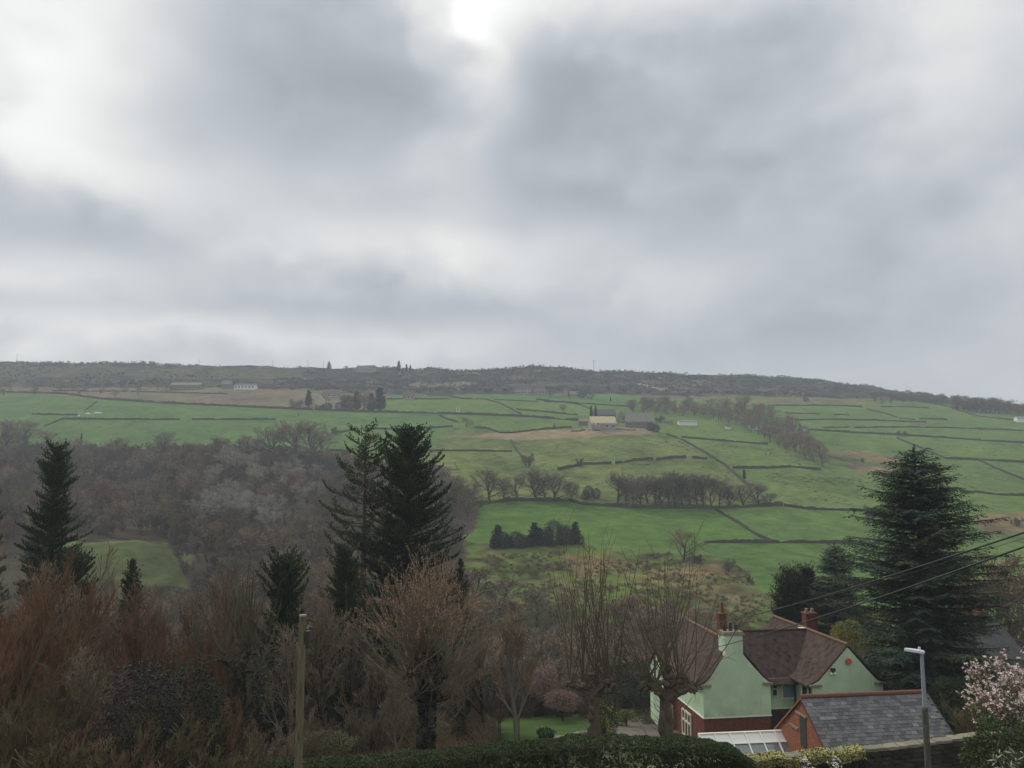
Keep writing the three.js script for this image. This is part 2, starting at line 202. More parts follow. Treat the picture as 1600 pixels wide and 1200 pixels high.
// z runs from far to near so that faces point up
const GRASS = [0.096, 0.148, 0.045];
const heather = [[[0.068, 0.062, 0.040], 26, 0.55], [[0.022, 0.024, 0.022], 14, 0.50], [[0.11, 0.095, 0.066], 12, 0.66]];
const farRegions = [
  { poly: [[-260, -120], [62, -120], [58, -150], [44, -174], [0, -178], [-60, -182], [-260, -190]], c: [0.070, 0.062, 0.038], m: 0.9, edge: 5 },
  { poly: toGround([[-200, 690], [-200, 612], [0, 613], [160, 624], [470, 640], [700, 648], [660, 706], [515, 706], [500, 720], [-200, 720]]), c: [0.086, 0.144, 0.050], m: 0.5 },
  { poly: toGround([[604, 624], [705, 623], [690, 612], [604, 612]]), c: [0.084, 0.145, 0.056] },
  { poly: toGround([[687, 611], [1000, 620], [985, 636], [850, 628], [757, 624]]), c: [0.084, 0.150, 0.056], m: 0.35 },
  { poly: toGround([[700, 672], [800, 672], [893, 668], [1040, 682], [1100, 707], [1170, 762], [1230, 790], [735, 790], [690, 760], [665, 706]]), c: [0.108, 0.136, 0.048], m: 0.7 },
  { poly: toGround([[1045, 682], [1200, 694], [1350, 742], [1380, 800], [1220, 790], [1170, 762], [1100, 707]]), c: [0.102, 0.144, 0.048], m: 0.65 },
  { poly: toGround([[735, 790], [888, 784], [1005, 795], [1120, 797], [1210, 850], [1100, 862], [905, 850], [735, 850]]), c: [0.072, 0.130, 0.034], m: 0.5, edge: 1 },
  { poly: toGround([[1120, 797], [1350, 800], [1500, 800], [1500, 850], [1240, 850], [1205, 848]]), c: [0.088, 0.146, 0.044], m: 0.5, edge: 1 },
  { poly: toGround([[1100, 850], [1380, 851], [1400, 900], [1220, 960], [1190, 905], [1100, 868]]), c: [0.080, 0.136, 0.040], m: 0.5 },
  { poly: toGround([[730, 850], [900, 856], [1100, 870], [1200, 920], [1210, 990], [1000, 1000], [700, 970]]), c: [0.082, 0.118, 0.032], m: 0.9, edge: 5, mix: [[[0.105, 0.10, 0.046], 6, 0.57], [[0.06, 0.066, 0.03], 5, 0.62]] },
  { poly: toGround([[1060, 872], [1150, 880], [1200, 925], [1180, 960], [1080, 950], [1020, 900]]), c: [0.118, 0.108, 0.054], m: 1.1, edge: 7, mix: [[[0.085, 0.10, 0.042], 5, 0.50], [[0.13, 0.10, 0.055], 3, 0.6]] },
  { poly: toGround([[885, 868], [940, 862], [960, 885], [900, 905]]), c: [0.120, 0.098, 0.052], m: 1.0, edge: 5 },
  { poly: toGround([[1285, 706], [1345, 702], [1400, 715], [1400, 745], [1340, 742]]), c: [0.135, 0.105, 0.065], m: 0.8, edge: 4, mix: [[[0.095, 0.115, 0.05], 12, 0.55]] },
  { poly: toGround([[1510, 805], [1640, 800], [1640, 830], [1540, 836]]), c: [0.14, 0.11, 0.06], m: 0.8, edge: 4 },
  { poly: toGround([[-200, 700], [130, 694], [260, 702], [400, 696], [515, 706], [560, 716], [700, 730], [742, 790], [735, 860], [730, 1010], [280, 1010], [262, 850], [90, 848], [60, 870], [-200, 880]]), c: [0.062, 0.050, 0.037], m: 0.8, edge: 6 },
  { poly: toGround([[-260, 872], [98, 862], [104, 1000], [-260, 1000]]), c: [0.066, 0.054, 0.038], m: 0.8, edge: 4 },
  { poly: toGround([[100, 856], [240, 846], [300, 870], [300, 920], [90, 920]]), c: [0.080, 0.096, 0.040], m: 0.6, edge: 3 },
  { poly: toGround([[712, 683], [800, 675], [900, 670], [1000, 667], [1042, 673], [1000, 680], [880, 685], [800, 688]]), c: [0.21, 0.165, 0.105], m: 0.6, edge: 1.5 },
  { poly: toGround([[-300, 612], [0, 613], [160, 623], [300, 629], [470, 640], [560, 640], [610, 624], [600, 607], [400, 606], [-300, 600]]), c: [0.150, 0.122, 0.088], m: 0.6, edge: 2, mix: [[[0.12, 0.13, 0.07], 30, 0.6]] },
  { poly: [[-900, -760], [-560, -735], [-300, -745], [-160, -730], [-90, -705], [60, -725], [160, -730], [280, -735], [340, -735], [400, -720], [480, -660], [600, -690], [900, -700], [900, -1500], [-900, -1500]], c: [0.044, 0.043, 0.036], m: 1.0, edge: 8, mix: heather },
  { poly: toGround([[-300, 592], [0, 590], [150, 586], [320, 592], [470, 590], [470, 578], [400, 575.5], [130, 572.5], [-300, 569]], 700), c: [0.072, 0.078, 0.042], m: 0.9, edge: 5, mix: [[[0.06, 0.06, 0.04], 30, 0.58]] },
  { poly: toGround([[995, 598], [1020, 600], [1050, 608], [1035, 611], [1000, 603]], 700), c: [0.20, 0.18, 0.15], m: 0.8, edge: 4 },
  { poly: toGround([[1005, 618], [1340, 624], [1380, 633], [1200, 630], [1010, 622]], 500), c: [0.135, 0.125, 0.07], m: 0.6, edge: 2 },
  { poly: toGround([[640, 606], [740, 603], [740, 596], [650, 597]], 500), c: [0.14, 0.115, 0.08], m: 0.8, edge: 5 },
];
const farTex = groundMap(2048, 2048, -900, 900, -1180, -128, GRASS, farRegions, 0.30);
const farXs = [-1500, -1300, -1100, ...range(-900, 900, 5), 1100, 1300, 1500];
const hill = structure('hillside', sheet(farXs, [...range(-1600, -1150, 30), ...range(-1145, -150, 4), ...range(-146, -130, 4)], -900, 900, -1180, -128), new THREE.MeshPhysicalMaterial({ map: farTex, roughness: 1, specularIntensity: 0.0 }));

const lawnPoly = toGround([[690, 1156], [700, 1122], [860, 1114], [1000, 1106], [1030, 1112], [960, 1132], [890, 1150], [800, 1160]], 45);
const nearRegions = [
  { poly: toGround([[940, 1152], [960, 1126], [1060, 1104], [1070, 1150], [1070, 1190], [930, 1190]], 45), c: [0.13, 0.115, 0.10], m: 0.5, edge: 0.5 },
  { poly: lawnPoly, c: [0.056, 0.090, 0.030], m: 0.6, edge: 0.4 },
  { poly: [[6, -36], [40, -34], [44, -72], [6, -60]], c: [0.075, 0.08, 0.045], m: 0.7, edge: 1.5 },
];
const nearTex = groundMap(1024, 1024, -130, 130, -140, 40, [0.058, 0.058, 0.034], nearRegions, 0.25);
const NEARZ = [...range(-135, -26, 1.5), -17, -8, 0, 20, 40, 80];
structure('near_slope', (() => { const g = sheet([-600, -400, -250, -180, ...range(-130, 130, 2), 180, 250, 400, 600], NEARZ, -130, 130, -140, 40); return g; })(), new THREE.MeshPhysicalMaterial({ map: nearTex, roughness: 1, specularIntensity: 0.0 }));
{ // the road that the lamp and the pole stand beside, below the frame
  const g = sheet(range(-200, 200, 4), [-25.6, -19.2], 0, 4, 0, 4); g.translate(0, 0.03, 0);
  structure('road', g, mat(0.05, 0.05, 0.052, 0.95, { map: rep(blotch, 8, 1) }));
}

// ------------------------------------------------------------------ geometry collector
const V = (x, y, z) => new THREE.Vector3(x, y, z);
class Geo {
  constructor() { this.p = []; this.i = []; }
  tube(a, b, ra, rb, n = 3) {
    const dx = b.x - a.x, dy = b.y - a.y, dz = b.z - a.z, l = Math.hypot(dx, dy, dz) || 1e-6;
    let ux, uy, uz; if (Math.abs(dy) < 0.9 * l) { ux = dz; uy = 0; uz = -dx; } else { ux = 0; uy = dz; uz = -dy; }
    const ul = Math.hypot(ux, uy, uz) || 1; ux /= ul; uy /= ul; uz /= ul;
    const vx = (dy * uz - dz * uy) / l, vy = (dz * ux - dx * uz) / l, vz = (dx * uy - dy * ux) / l, k = this.p.length / 3;
    for (let s = 0; s < n; s++) { const t = 2 * Math.PI * s / n, c = Math.cos(t), q = Math.sin(t), x = ux * c + vx * q, y = uy * c + vy * q, z = uz * c + vz * q; this.p.push(a.x + x * ra, a.y + y * ra, a.z + z * ra, b.x + x * rb, b.y + y * rb, b.z + z * rb); }
    for (let s = 0; s < n; s++) { const e = (s + 1) % n, A = k + 2 * s, B = k + 2 * e; this.i.push(A, B, A + 1, B, B + 1, A + 1); }
  }
  path(pts, r0, r1, n = 3) { const m = pts.length - 1; for (let j = 0; j < m; j++) this.tube(pts[j], pts[j + 1], r0 + (r1 - r0) * j / m, r0 + (r1 - r0) * (j + 1) / m, n); }
  leaf(x, y, z, ax, ay, az, bx, by, bz) { const k = this.p.length / 3; this.p.push(x - ax, y - ay, z - az, x - bx, y - by, z - bz, x + ax, y + ay, z + az, x + bx, y + by, z + bz); this.i.push(k, k + 1, k + 2, k, k + 2, k + 3); }
  randLeaf(R, x, y, z, l, w) { const t = R() * 6.283, u = R() * 2 - 1, s = Math.sqrt(1 - u * u), ax = s * Math.cos(t), ay = u, az = s * Math.sin(t); let bx = -az + (R() - 0.5), by = (R() - 0.5) * 1.4, bz = ax + (R() - 0.5); const d = ax * bx + ay * by + az * bz; bx -= d * ax; by -= d * ay; bz -= d * az; const q = Math.hypot(bx, by, bz) || 1; this.leaf(x, y, z, ax * l, ay * l, az * l, bx / q * w, by / q * w, bz / q * w); }
  blob(R, c, rx, ry, rz, d = 1) { const g = new THREE.IcosahedronGeometry(1, d), a = g.attributes.position, k = this.p.length / 3; const seed = R() * 50; for (let j = 0; j < a.count; j++) { const x = a.getX(j), y = a.getY(j), z = a.getZ(j), n = 0.78 + 0.5 * fbm(x * 1.7 + z + seed, y * 1.7 - z + seed, 2); this.p.push(c.x + x * rx * n, c.y + y * ry * n, c.z + z * rz * n); } for (let j = 0; j < a.count; j++) this.i.push(k + j); }
  get empty() { return !this.p.length; }
  build() { const g = new THREE.BufferGeometry(); g.setAttribute('position', new THREE.BufferAttribute(new Float32Array(this.p), 3)); g.setIndex(new THREE.BufferAttribute(new Uint32Array(this.i), 1)); return g; }
}
const rndDir = (R) => { const t = R() * 6.283, u = R() * 2 - 1, s = Math.sqrt(1 - u * u); return V(s * Math.cos(t), u, s * Math.sin(t)); };
function tilt(d, ang, R) { const r = rndDir(R); const s = r.sub(d.clone().multiplyScalar(r.dot(d))).normalize(); return d.clone().multiplyScalar(Math.cos(ang)).add(s.multiplyScalar(Math.sin(ang))).normalize(); }

// a leafless tree: level 0 is the trunk, the last levels are twigs
function bareGeo(seed, o) {
  const R = rng(seed), wood = new Geo(), twigs = new Geo(), tips = [];
  const grow = (p, d, L, r, lvl) => {
    const k = lvl === 0 ? 5 : lvl === 1 ? 4 : lvl === 2 ? 3 : 2, pts = [p.clone()], dirs = [d.clone()];
    let q = p.clone(), e = d.clone();
    for (let s = 0; s < k; s++) { e = e.clone().add(rndDir(R).multiplyScalar(o.wig[Math.min(lvl, o.wig.length - 1)])); e.y += o.up[Math.min(lvl, o.up.length - 1)]; e.normalize(); q = q.clone().addScaledVector(e, L / k); pts.push(q); dirs.push(e); }
    const end = lvl >= o.n.length ? o.tip : r * (lvl === 0 ? 0.45 : 0.4);
    (lvl < o.woodLevels ? wood : twigs).path(pts, Math.max(r, o.tip), Math.max(end, o.tip * 0.7), lvl === 0 ? 7 : lvl === 1 ? 5 : lvl < o.woodLevels ? 4 : 3);
    if (lvl >= o.n.length) { tips.push(q); return; }
    const n = Math.round(o.n[lvl] * (0.8 + 0.4 * R())), f0 = lvl === 0 ? o.bole : 0.22;
    for (let c = 0; c < n; c++) {
      const f = Math.min(0.999, f0 + (1 - f0) * (c + 0.3 + 0.7 * R()) / n), s = f * k, a = Math.floor(s), t = s - a;
      const at0 = pts[a].clone().lerp(pts[a + 1], t), rr = r + (end - r) * f;
      const ang = o.ang[Math.min(lvl, o.ang.length - 1)] * (0.7 + 0.6 * R()) * (lvl === 0 ? 1.15 - 0.55 * f : 1);
      grow(at0, tilt(dirs[a + 1], ang, R), L * o.ratio[Math.min(lvl, o.ratio.length - 1)] * (0.75 + 0.5 * R()) * (1.12 - 0.55 * (f - f0)), rr * 0.62, lvl + 1);
    }
  };
  const stems = o.stems ?? 1;
  for (let s = 0; s < stems; s++) { const a = s / stems * 6.283 + R(), d = V(Math.cos(a) * (o.splay ?? 0), 1, Math.sin(a) * (o.splay ?? 0)).add(V(...(o.lean ?? [0, 0, 0]))).normalize(); grow(V(Math.cos(a) * (stems > 1 ? 0.25 : 0), -0.3, Math.sin(a) * (stems > 1 ? 0.25 : 0)), d, o.trunk * (stems > 1 ? 0.8 + 0.4 * R() : 1), o.r * (stems > 1 ? 0.75 + 0.5 * R() : 1), 0); }
  // to unit height
  let top = 0; for (let j = 1; j < twigs.p.length; j += 3) top = Math.max(top, twigs.p[j]);
  return { wood: wood.build(), twigs: twigs.build(), top, tips };
}
const DOME = { n: [9, 6, 5, 5], trunk: 6, r: 0.34, bole: 0.28, wig: [0.12, 0.22, 0.28, 0.3], up: [0.05, 0.10, 0.06, 0.03], ang: [0.95, 0.75, 0.7, 0.7], ratio: [0.72, 0.5, 0.5, 0.5], tip: 0.022, woodLevels: 2 };
const FARDOME = { ...DOME, n: [10, 7, 9], tip: 0.034, ratio: [0.86, 0.58, 0.55], bole: 0.22, up: [0.05, 0.12, 0.06, 0.04] };
const WOOD = { ...DOME, n: [10, 7, 8], trunk: 6.5, bole: 0.22, r: 0.2, ang: [0.95, 0.75, 0.75], ratio: [0.62, 0.55, 0.55], up: [0.08, 0.12, 0.08, 0.05], tip: 0.034 };
const BUSHY = { ...DOME, n: [8, 7, 7], stems: 5, splay: 0.55, trunk: 3.2, r: 0.09, bole: 0.1, ang: [0.6, 0.6, 0.6], ratio: [0.55, 0.5, 0.5], up: [0.05, 0.15, 0.1], tip: 0.026 };
function treeThing(name, g, woodMat, twigMat, label, category, p, H, group, turn = 0, wide = 1) {
  const t = thing(name, label, category, [p.x, p.y - 0.15, p.z], turn, group); const s = H / g.top; t.scale.set(s * wide, s, s * wide);
  mesh('trunk', g.wood, woodMat, t); mesh('crown', g.twigs, twigMat, t); return t;
}
const heightFor = (p, pxTop, pyTop) => at(pxTop, pyTop, -p.z).y - p.y;

// ------------------------------------------------------------------ dry stone walls of the far fields
function stoneWall(label, lines, h = 1.35, w = 0.7, m = M.stoneWall) {
  h *= 0.84; w *= 0.85;
  const R = rng(label.length * 97 + lines[0][0][0]), P = [], I = [], U = [];
  for (const line of lines) {
    const pts = [];
    for (let k = 0; k < line.length - 1; k++) { const [x0, y0] = line[k], [x1, y1] = line[k + 1], n = Math.max(1, Math.ceil(Math.hypot(x1 - x0, y1 - y0) / 5)); for (let s = 0; s < n; s++) pts.push(groundHit(x0 + (x1 - x0) * s / n, y0 + (y1 - y0) * s / n, 150)); }
    pts.push(groundHit(...line[line.length - 1], 150));
    const fine = []; for (let k = 0; k < pts.length - 1; k++) { const n = Math.max(1, Math.ceil(pts[k].distanceTo(pts[k + 1]) / 1.6)); if (pts[k].distanceTo(pts[k + 1]) > 60) continue; for (let s = 0; s < n; s++) fine.push(pts[k].clone().lerp(pts[k + 1], s / n)); } fine.push(pts[pts.length - 1]);
    let low = 1;
    fine.forEach((q, k) => {
      const a = fine[Math.max(0, k - 1)], b = fine[Math.min(fine.length - 1, k + 1)], dx = b.x - a.x, dz = b.z - a.z, l = Math.hypot(dx, dz) || 1, nx = -dz / l, nz = dx / l, y = height(q.x, q.z);
      if (R() < 0.022) low = 0.2 + 0.6 * R(); else low += (1.05 - low) * 0.3;
      const hh = h * low * (0.68 + 0.34 * R() + 0.5 * fbm(q.x / 7, q.z / 7, 2) - 0.12), c = P.length / 3, ww = w * (0.85 + 0.3 * R());
      for (const [s, yy] of [[-0.62, -0.5], [-0.42, hh], [0.42, hh * (0.93 + 0.14 * R())], [0.62, -0.5]]) { P.push(q.x + nx * ww * s, y + yy, q.z + nz * ww * s); U.push(k * 1.6, s * 2 + yy); }
      if (k) for (let s = 0; s < 3; s++) I.push(c - 4 + s, c - 3 + s, c + s, c - 3 + s, c + 1 + s, c + s);
    });
  }
  const g = new THREE.BufferGeometry(); g.setAttribute('position', new THREE.BufferAttribute(new Float32Array(P), 3)); g.setAttribute('uv', new THREE.BufferAttribute(new Float32Array(U), 2)); g.setIndex(I);
  return tag(mesh('dry_stone_wall', g, m), label, 'stone wall', 'dry stone walls between the fields');
}
stoneWall('long dark dry stone wall edging the brown field above the left green fields', [[[-60, 611], [0, 613], [100, 616], [160, 624], [250, 630], [400, 637], [470, 640], [560, 644], [660, 646], [760, 649], [830, 652], [905, 658]]], 1.9, 1.1);
stoneWall('short stone wall left of the small white bales', [[[50, 648], [122, 649]]]);
stoneWall('broken stone wall with gaps crossing the left green field', [[[98, 655], [170, 656], [281, 656]], [[300, 656], [370, 656], [430, 656]]]);
stoneWall('faint wall climbing the left green field to the brown field', [[[132, 642], [151, 628]]], 1.0);
stoneWall('faint wall slanting down into the wood at far left', [[[70, 666], [100, 654]]], 1.0);
stoneWall('thin wall along the top edge of the brown left field', [[[82, 611], [200, 612], [355, 616]]], 1.2);
stoneWall('thin dark wall at the foot of the scrub above the left farm', [[[400, 606], [560, 606], [650, 605]]], 1.2);
stoneWall('stone wall passing behind the tops of the twin pines', [[[525, 677], [560, 671]], [[580, 671], [640, 671], [707, 667]]]);
stoneWall('stone wall running along the back edge of the bare earth strip', [[[742, 669], [760, 670], [782, 677], [800, 677], [850, 671], [893, 668]]]);
stoneWall('stone wall winding down from the moor edge past the goal posts field', [[[687, 611], [705, 621], [732, 624], [757, 624], [780, 630], [800, 640], [815, 648]]]);
stoneWall('level stone wall behind the goal posts field', [[[604, 624], [650, 624], [705, 624]]], 1.2);
stoneWall('faint wall leading right from the bend above the goal posts field', [[[772, 625], [800, 626], [840, 628]]], 1.1);
stoneWall('curved wall dropping towards the dark sheds of the farm', [[[850, 628], [880, 629], [907, 633], [922, 639]]], 1.3);
stoneWall('long thin wall rising behind the pale roofed farmhouse', [[[838, 625], [900, 630], [985, 636]]], 1.2);
stoneWall('wall between two narrow fields left of the farmhouse', [[[807, 640], [850, 644], [902, 649]]], 1.3);
stoneWall('short curving wall below the goal posts', [[[687, 650], [700, 656], [716, 660]]], 1.3);
stoneWall('level wall across the field right of the twin pines', [[[515, 705], [552, 706]], [[665, 705], [730, 705], [800, 706]]], 1.2, 0.7, M.stoneWallMossy);
stoneWall('wall running down from the earth strip to the lone bush', [[[798, 688], [806, 702], [818, 718]]], 1.1);
stoneWall('broken dark wall sweeping across the olive field above the tree row', [[[872, 735], [912, 726], [955, 725]], [[962, 725], [990, 720], [1020, 718]], [[1026, 719], [1050, 716], [1072, 716]], [[1082, 716], [1105, 718]]], 1.5, 0.9);
stoneWall('long diagonal wall falling from the farm to the end of the tree row', [[[1042, 680], [1065, 687], [1100, 707], [1132, 727], [1155, 747], [1172, 762]]], 1.4, 0.9, M.stoneWallMossy);
stoneWall('wall crossing the field below the wooded belt', [[[1065, 684], [1137, 690], [1200, 695]]], 1.3);
stoneWall('wall crossing the right hand slope beside the scrub gully', [[[1145, 732], [1200, 732], [1237, 730], [1283, 735]]], 1.3);
stoneWall('thick dark wall at the foot of the bare tree row', [[[735, 790], [800, 783], [888, 783], [912, 789], [1005, 794], [1120, 795], [1222, 790]]], 1.5, 1.0, M.stoneWallMossy);
stoneWall('wall slanting down across the rich green field', [[[1118, 797], [1157, 820], [1185, 838], [1206, 848]]], 1.1);
stoneWall('wall along the lower edge of the rich green field', [[[1100, 848], [1160, 848], [1240, 848], [1375, 850]]], 1.1);
stoneWall('wall running from the tree row to the big spruce', [[[1225, 791], [1262, 796], [1350, 799]]], 1.2);
stoneWall('topmost wall of the right hand fields below the moor', [[[1200, 634], [1300, 634], [1347, 636]]], 1.2);
stoneWall('short slanting wall in the upper right fields', [[[1355, 640], [1378, 645], [1402, 653]]], 1.2);
stoneWall('broken short walls right of the slanting wall in the upper fields', [[[1405, 654], [1430, 656]], [[1436, 655], [1480, 656]]], 1.1);
stoneWall('wall across the upper right fields right of the white cottage', [[[1240, 657], [1300, 656], [1362, 657], [1430, 660], [1447, 660]]], 1.3);
stoneWall('broken wall across the middle of the right hand fields', [[[1287, 669], [1327, 668]], [[1335, 669], [1378, 668], [1434, 668], [1490, 669], [1540, 671], [1640, 675]]], 1.1);
stoneWall('long wall below the dashed wall on the right hand slope', [[[1262, 672], [1325, 676], [1420, 681], [1470, 684], [1550, 690], [1640, 695]]], 1.4, 0.9);
stoneWall('wall slanting down behind the tip of the big spruce', [[[1402, 685], [1425, 695], [1450, 705], [1477, 717]]], 1.3);
stoneWall('level wall right of the big spruce tip', [[[1477, 717], [1525, 719], [1640, 725]]], 1.3);
stoneWall('wall slanting down to the right edge of the view', [[[1530, 720], [1562, 735], [1600, 750], [1640, 766]]], 1.2);
stoneWall('lowest wall right of the big spruce', [[[1500, 768], [1527, 770], [1562, 774], [1640, 776]]], 1.2);
stoneWall('wall under the low wood at the far right hilltop', [[[1377, 636], [1410, 636], [1452, 638]]], 1.1);
stoneWall('wall falling right from the hilltop wood', [[[1487, 638], [1525, 650], [1640, 664]]], 1.2);
stoneWall('faint short wall pieces below the topmost right wall', [[[1227, 646], [1280, 647]], [[1302, 648], [1327, 649]]], 0.9);

// ------------------------------------------------------------------ trees of the far side
const gDome = [1, 2, 3].map((s) => bareGeo(100 + s, FARDOME)), gWood = [1, 2, 3, 4].map((s) => bareGeo(200 + s, WOOD)), gBush = [1, 2, 3].map((s) => bareGeo(300 + s, BUSHY));
const protos = new Map();
function clump(kind, geos, k, wm, tm) { const key = kind + k + wm.uuid + tm.uuid; if (!protos.has(key)) { const g = new THREE.Group(); mesh('trunk', geos[k].wood, wm, g); mesh('crown', geos[k].twigs, tm, g); protos.set(key, { g, top: geos[k].top }); } return protos.get(key); }
function plant(name, kind, geos, R, wm, tm, label, category, group, p, H, wide = 1) {
  const pr = clump(kind, geos, Math.floor(R() * geos.length), wm, tm), t = pr.g.clone(); t.name = numbered(name); const s = H / pr.top; t.scale.set(s * wide * (0.9 + 0.2 * R()), s, s * wide * (0.9 + 0.2 * R())); t.rotation.y = R() * 6.283; t.position.set(p.x, p.y - 0.25, p.z); tag(t, label, category, group); scene.add(t); return t;
}
{ // the row along the wall in the middle
  const R = rng(11);
  const row = [[690, 795, 738, 1.3], [712, 792, 740, 1.1], [765, 782, 729, 1.0], [808, 782, 735, 1.0], [838, 781, 730, 1.0], [868, 783, 734, 1.15], [893, 783, 751, 1.0], [788, 782, 742, 1.0], [852, 782, 740, 0.9], [977, 789, 744, 0.8], [1000, 790, 741, 0.8], [1023, 790, 742, 0.8], [1045, 791, 740, 0.8], [1066, 791, 738, 0.8], [1090, 792, 742, 0.8], [1112, 793, 744, 0.8], [1142, 793, 756, 1.0], [742, 786, 748, 1.0], [965, 787, 734, 0.85], [988, 792, 740, 0.75], [1012, 786, 738, 0.9], [1034, 792, 735, 0.75], [1054, 790, 732, 0.85], [1078, 790, 734, 0.9], [1100, 793, 736, 0.8], [1124, 793, 740, 0.75], [1162, 790, 748, 1.2], [1186, 788, 752, 1.3], [1205, 790, 768, 1.6]];
  for (const [px, b, t, w, nth] of leftToRight(row)) { const p = groundHit(px, b, 150), H = heightFor(p, px, t); plant('bare_tree', 'dome', gDome, R, M.barkDark, R() < 0.4 ? M.twigDark : M.twigGrey, `${nth} tree from the left in the bare row along the dark field wall`, 'tree', 'bare trees in the row across the middle field', p, H, w * 1.28); }
}
{ // the brown wood on the left, and the gully woods: places at least a few metres apart, in outline on the ground
  const R = rng(21);
  const scatter = (poly, gap, most, fn) => { const xs = poly.map((p) => p[0]), zs = poly.map((p) => p[1]), x0 = Math.min(...xs), x1 = Math.max(...xs), z0 = Math.min(...zs), z1 = Math.max(...zs), got = []; for (let k = 0; k < most * 60 && got.length < most; k++) { const x = x0 + (x1 - x0) * R(), z = z0 + (z1 - z0) * R(); if (!inside(poly, x, z) || got.some((g) => Math.hypot(g[0] - x, g[1] - z) < gap)) continue; got.push([x, z]); fn(V(x, height(x, z), z)); } return got.length; };
  const twigs = [M.twig, M.twig, M.twigGrey, M.twigOlive, M.twig, M.twigOlive, M.twigRed, M.twigDark];
  const wood = toGround([[-140, 712], [-20, 705], [60, 705], [150, 712], [260, 718], [380, 712], [470, 712], [530, 718], [600, 735], [700, 760], [735, 800], [735, 900], [700, 960], [560, 975], [400, 965], [300, 930], [268, 850], [230, 838], [110, 842], [0, 856], [-140, 856]]);
  const n = scatter(wood, 7.4, 298, (p) => { const u = p.x / -p.z; const pale = u > -0.385 && u < -0.245 && -p.z > 245 && -p.z < 360 && R() < 0.9; plant('woodland_tree', 'wood', gWood, R, pale ? M.barkGrey : M.bark, pale ? M.twigSmoke : twigs[Math.floor(R() * twigs.length)], pale ? 'leafless tree tinted pale to stand in for smoke over the left wood' : 'leafless brownish tree in the dense wood on the left slope', 'tree', pale ? 'trees tinted pale for smoke in the left wood' : 'bare trees of the left wood', p, 5.5 + 7 * R() * R() + 1.5 * R(), 1.35); });  // pale twig colour stands in for smoke hanging over the wood
  for (const [px, b, t, w, nth] of leftToRight([[40, 700, 650, 1.3], [12, 705, 652, 1.2], [75, 706, 668, 1.2], [255, 712, 672, 1.3], [300, 716, 690, 1.3], [385, 712, 676, 1.3], [430, 712, 662, 1.3], [462, 710, 652, 1.2], [490, 712, 656, 1.2], [505, 716, 672, 1.2], [345, 716, 690, 1.4], [205, 718, 694, 1.4], [140, 712, 690, 1.3]])) { const p = groundHit(px, b, 150); plant('wood_edge_tree', 'dome', gDome, R, M.barkDark, M.twigGrey, `${nth} from the left of the grey trees along the upper edge of the left wood`, 'tree', 'tall trees on the upper edge of the left wood', p, heightFor(p, px, t), w * 1.1); }
  const belt = toGround([[980, 636], [1060, 640], [1120, 644], [1160, 642], [1190, 648], [1215, 660], [1245, 676], [1275, 705], [1300, 733], [1270, 728], [1200, 690], [1160, 668], [1100, 652], [990, 646]]);
  scatter(belt, 7.4, 120, (p) => plant('belt_tree', 'wood', gWood, R, M.barkDark, R() < 0.5 ? M.twigGrey : M.twig, 'leafless tree in the wooded belt right of the farm', 'tree', 'bare trees of the belt and gully right of the farm', p, 5 + 4 * R() + 5.5 * R() * R(), 1.4));
  for (const [px, b, t] of [[1010, 640, 617], [1040, 640, 616], [1075, 641, 618], [1110, 642, 620], [1135, 643, 618], [1165, 645, 615], [1185, 650, 628]]) { const p = groundHit(px, b, 150); plant('belt_tree', 'dome', gDome, R, M.barkDark, M.twigGrey, 'leafless tree in the wooded belt right of the farm', 'tree', 'bare trees of the belt and gully right of the farm', p, heightFor(p, px, t), 1.3); }
  const hilltop = toGround([[1490, 640], [1540, 646], [1640, 655], [1640, 649], [1540, 641], [1490, 636]]);
  scatter(hilltop, 6, 80, (p) => plant('hilltop_tree', 'wood', gWood, R, M.barkDark, R() < 0.5 ? M.twigDark : M.twigGrey, 'dark leafless tree in the hilltop wood at far right', 'tree', 'hilltop wood trees', p, 5 + 9 * R(), 1.4));
  const knoll = toGround([[1355, 632], [1400, 634], [1480, 633], [1470, 628], [1400, 626], [1360, 628]]);
  scatter(knoll, 9, 30, (p) => plant('knoll_tree', 'wood', gWood, R, M.barkDark, M.twigDark, 'low leafless tree on the knoll where the moor ridge ends', 'tree', 'knoll trees at the end of the ridge', p, 3.5 + 7 * R(), 1.4));
  const valley = [[-95, -105], [-60, -95], [-20, -92], [15, -92], [38, -100], [46, -118], [40, -160], [25, -180], [5, -185], [-20, -185], [-50, -190], [-70, -165], [-90, -150]];
  scatter(valley, 4.2, 290, (p) => plant('valley_tree', 'wood', gWood, R, M.barkDark, [M.twigDark, M.twigPurple, M.twig, M.twigDark][Math.floor(R() * 4)], 'leafless tree in the dark thicket along the valley floor', 'tree', 'bare trees of the valley floor thicket', p, p.x < -8 ? 5.5 + 5.5 * R() : 3.8 + 3.2 * R(), p.x < -8 ? 1.35 : 1.7));
  // scrub along the foot of the moor
  const scrub = [[-520, -745], [-300, -742], [-120, -720], [60, -735], [300, -745], [300, -790], [0, -800], [-520, -800]];
  scatter(scrub, 11, 110, (p) => plant('moor_bush', 'bush', gBush, R, M.barkDark, R() < 0.5 ? M.twigGrey : M.twigDark, 'low dark leafless bush at the foot of the moor', 'bush', 'bushes along the foot of the moor', p, 2 + 2.5 * R(), 1.9));
  scatter([[-560, -650], [-330, -640], [-300, -740], [-560, -750]], 13, 45, (p) => plant('scrub_tree', 'wood', gWood, R, M.barkDark, M.twigGrey, 'hazy leafless tree in the scrub above the brown left field', 'tree', 'scrub trees above the brown left field', p, 6 + 4 * R(), 1.5));
}
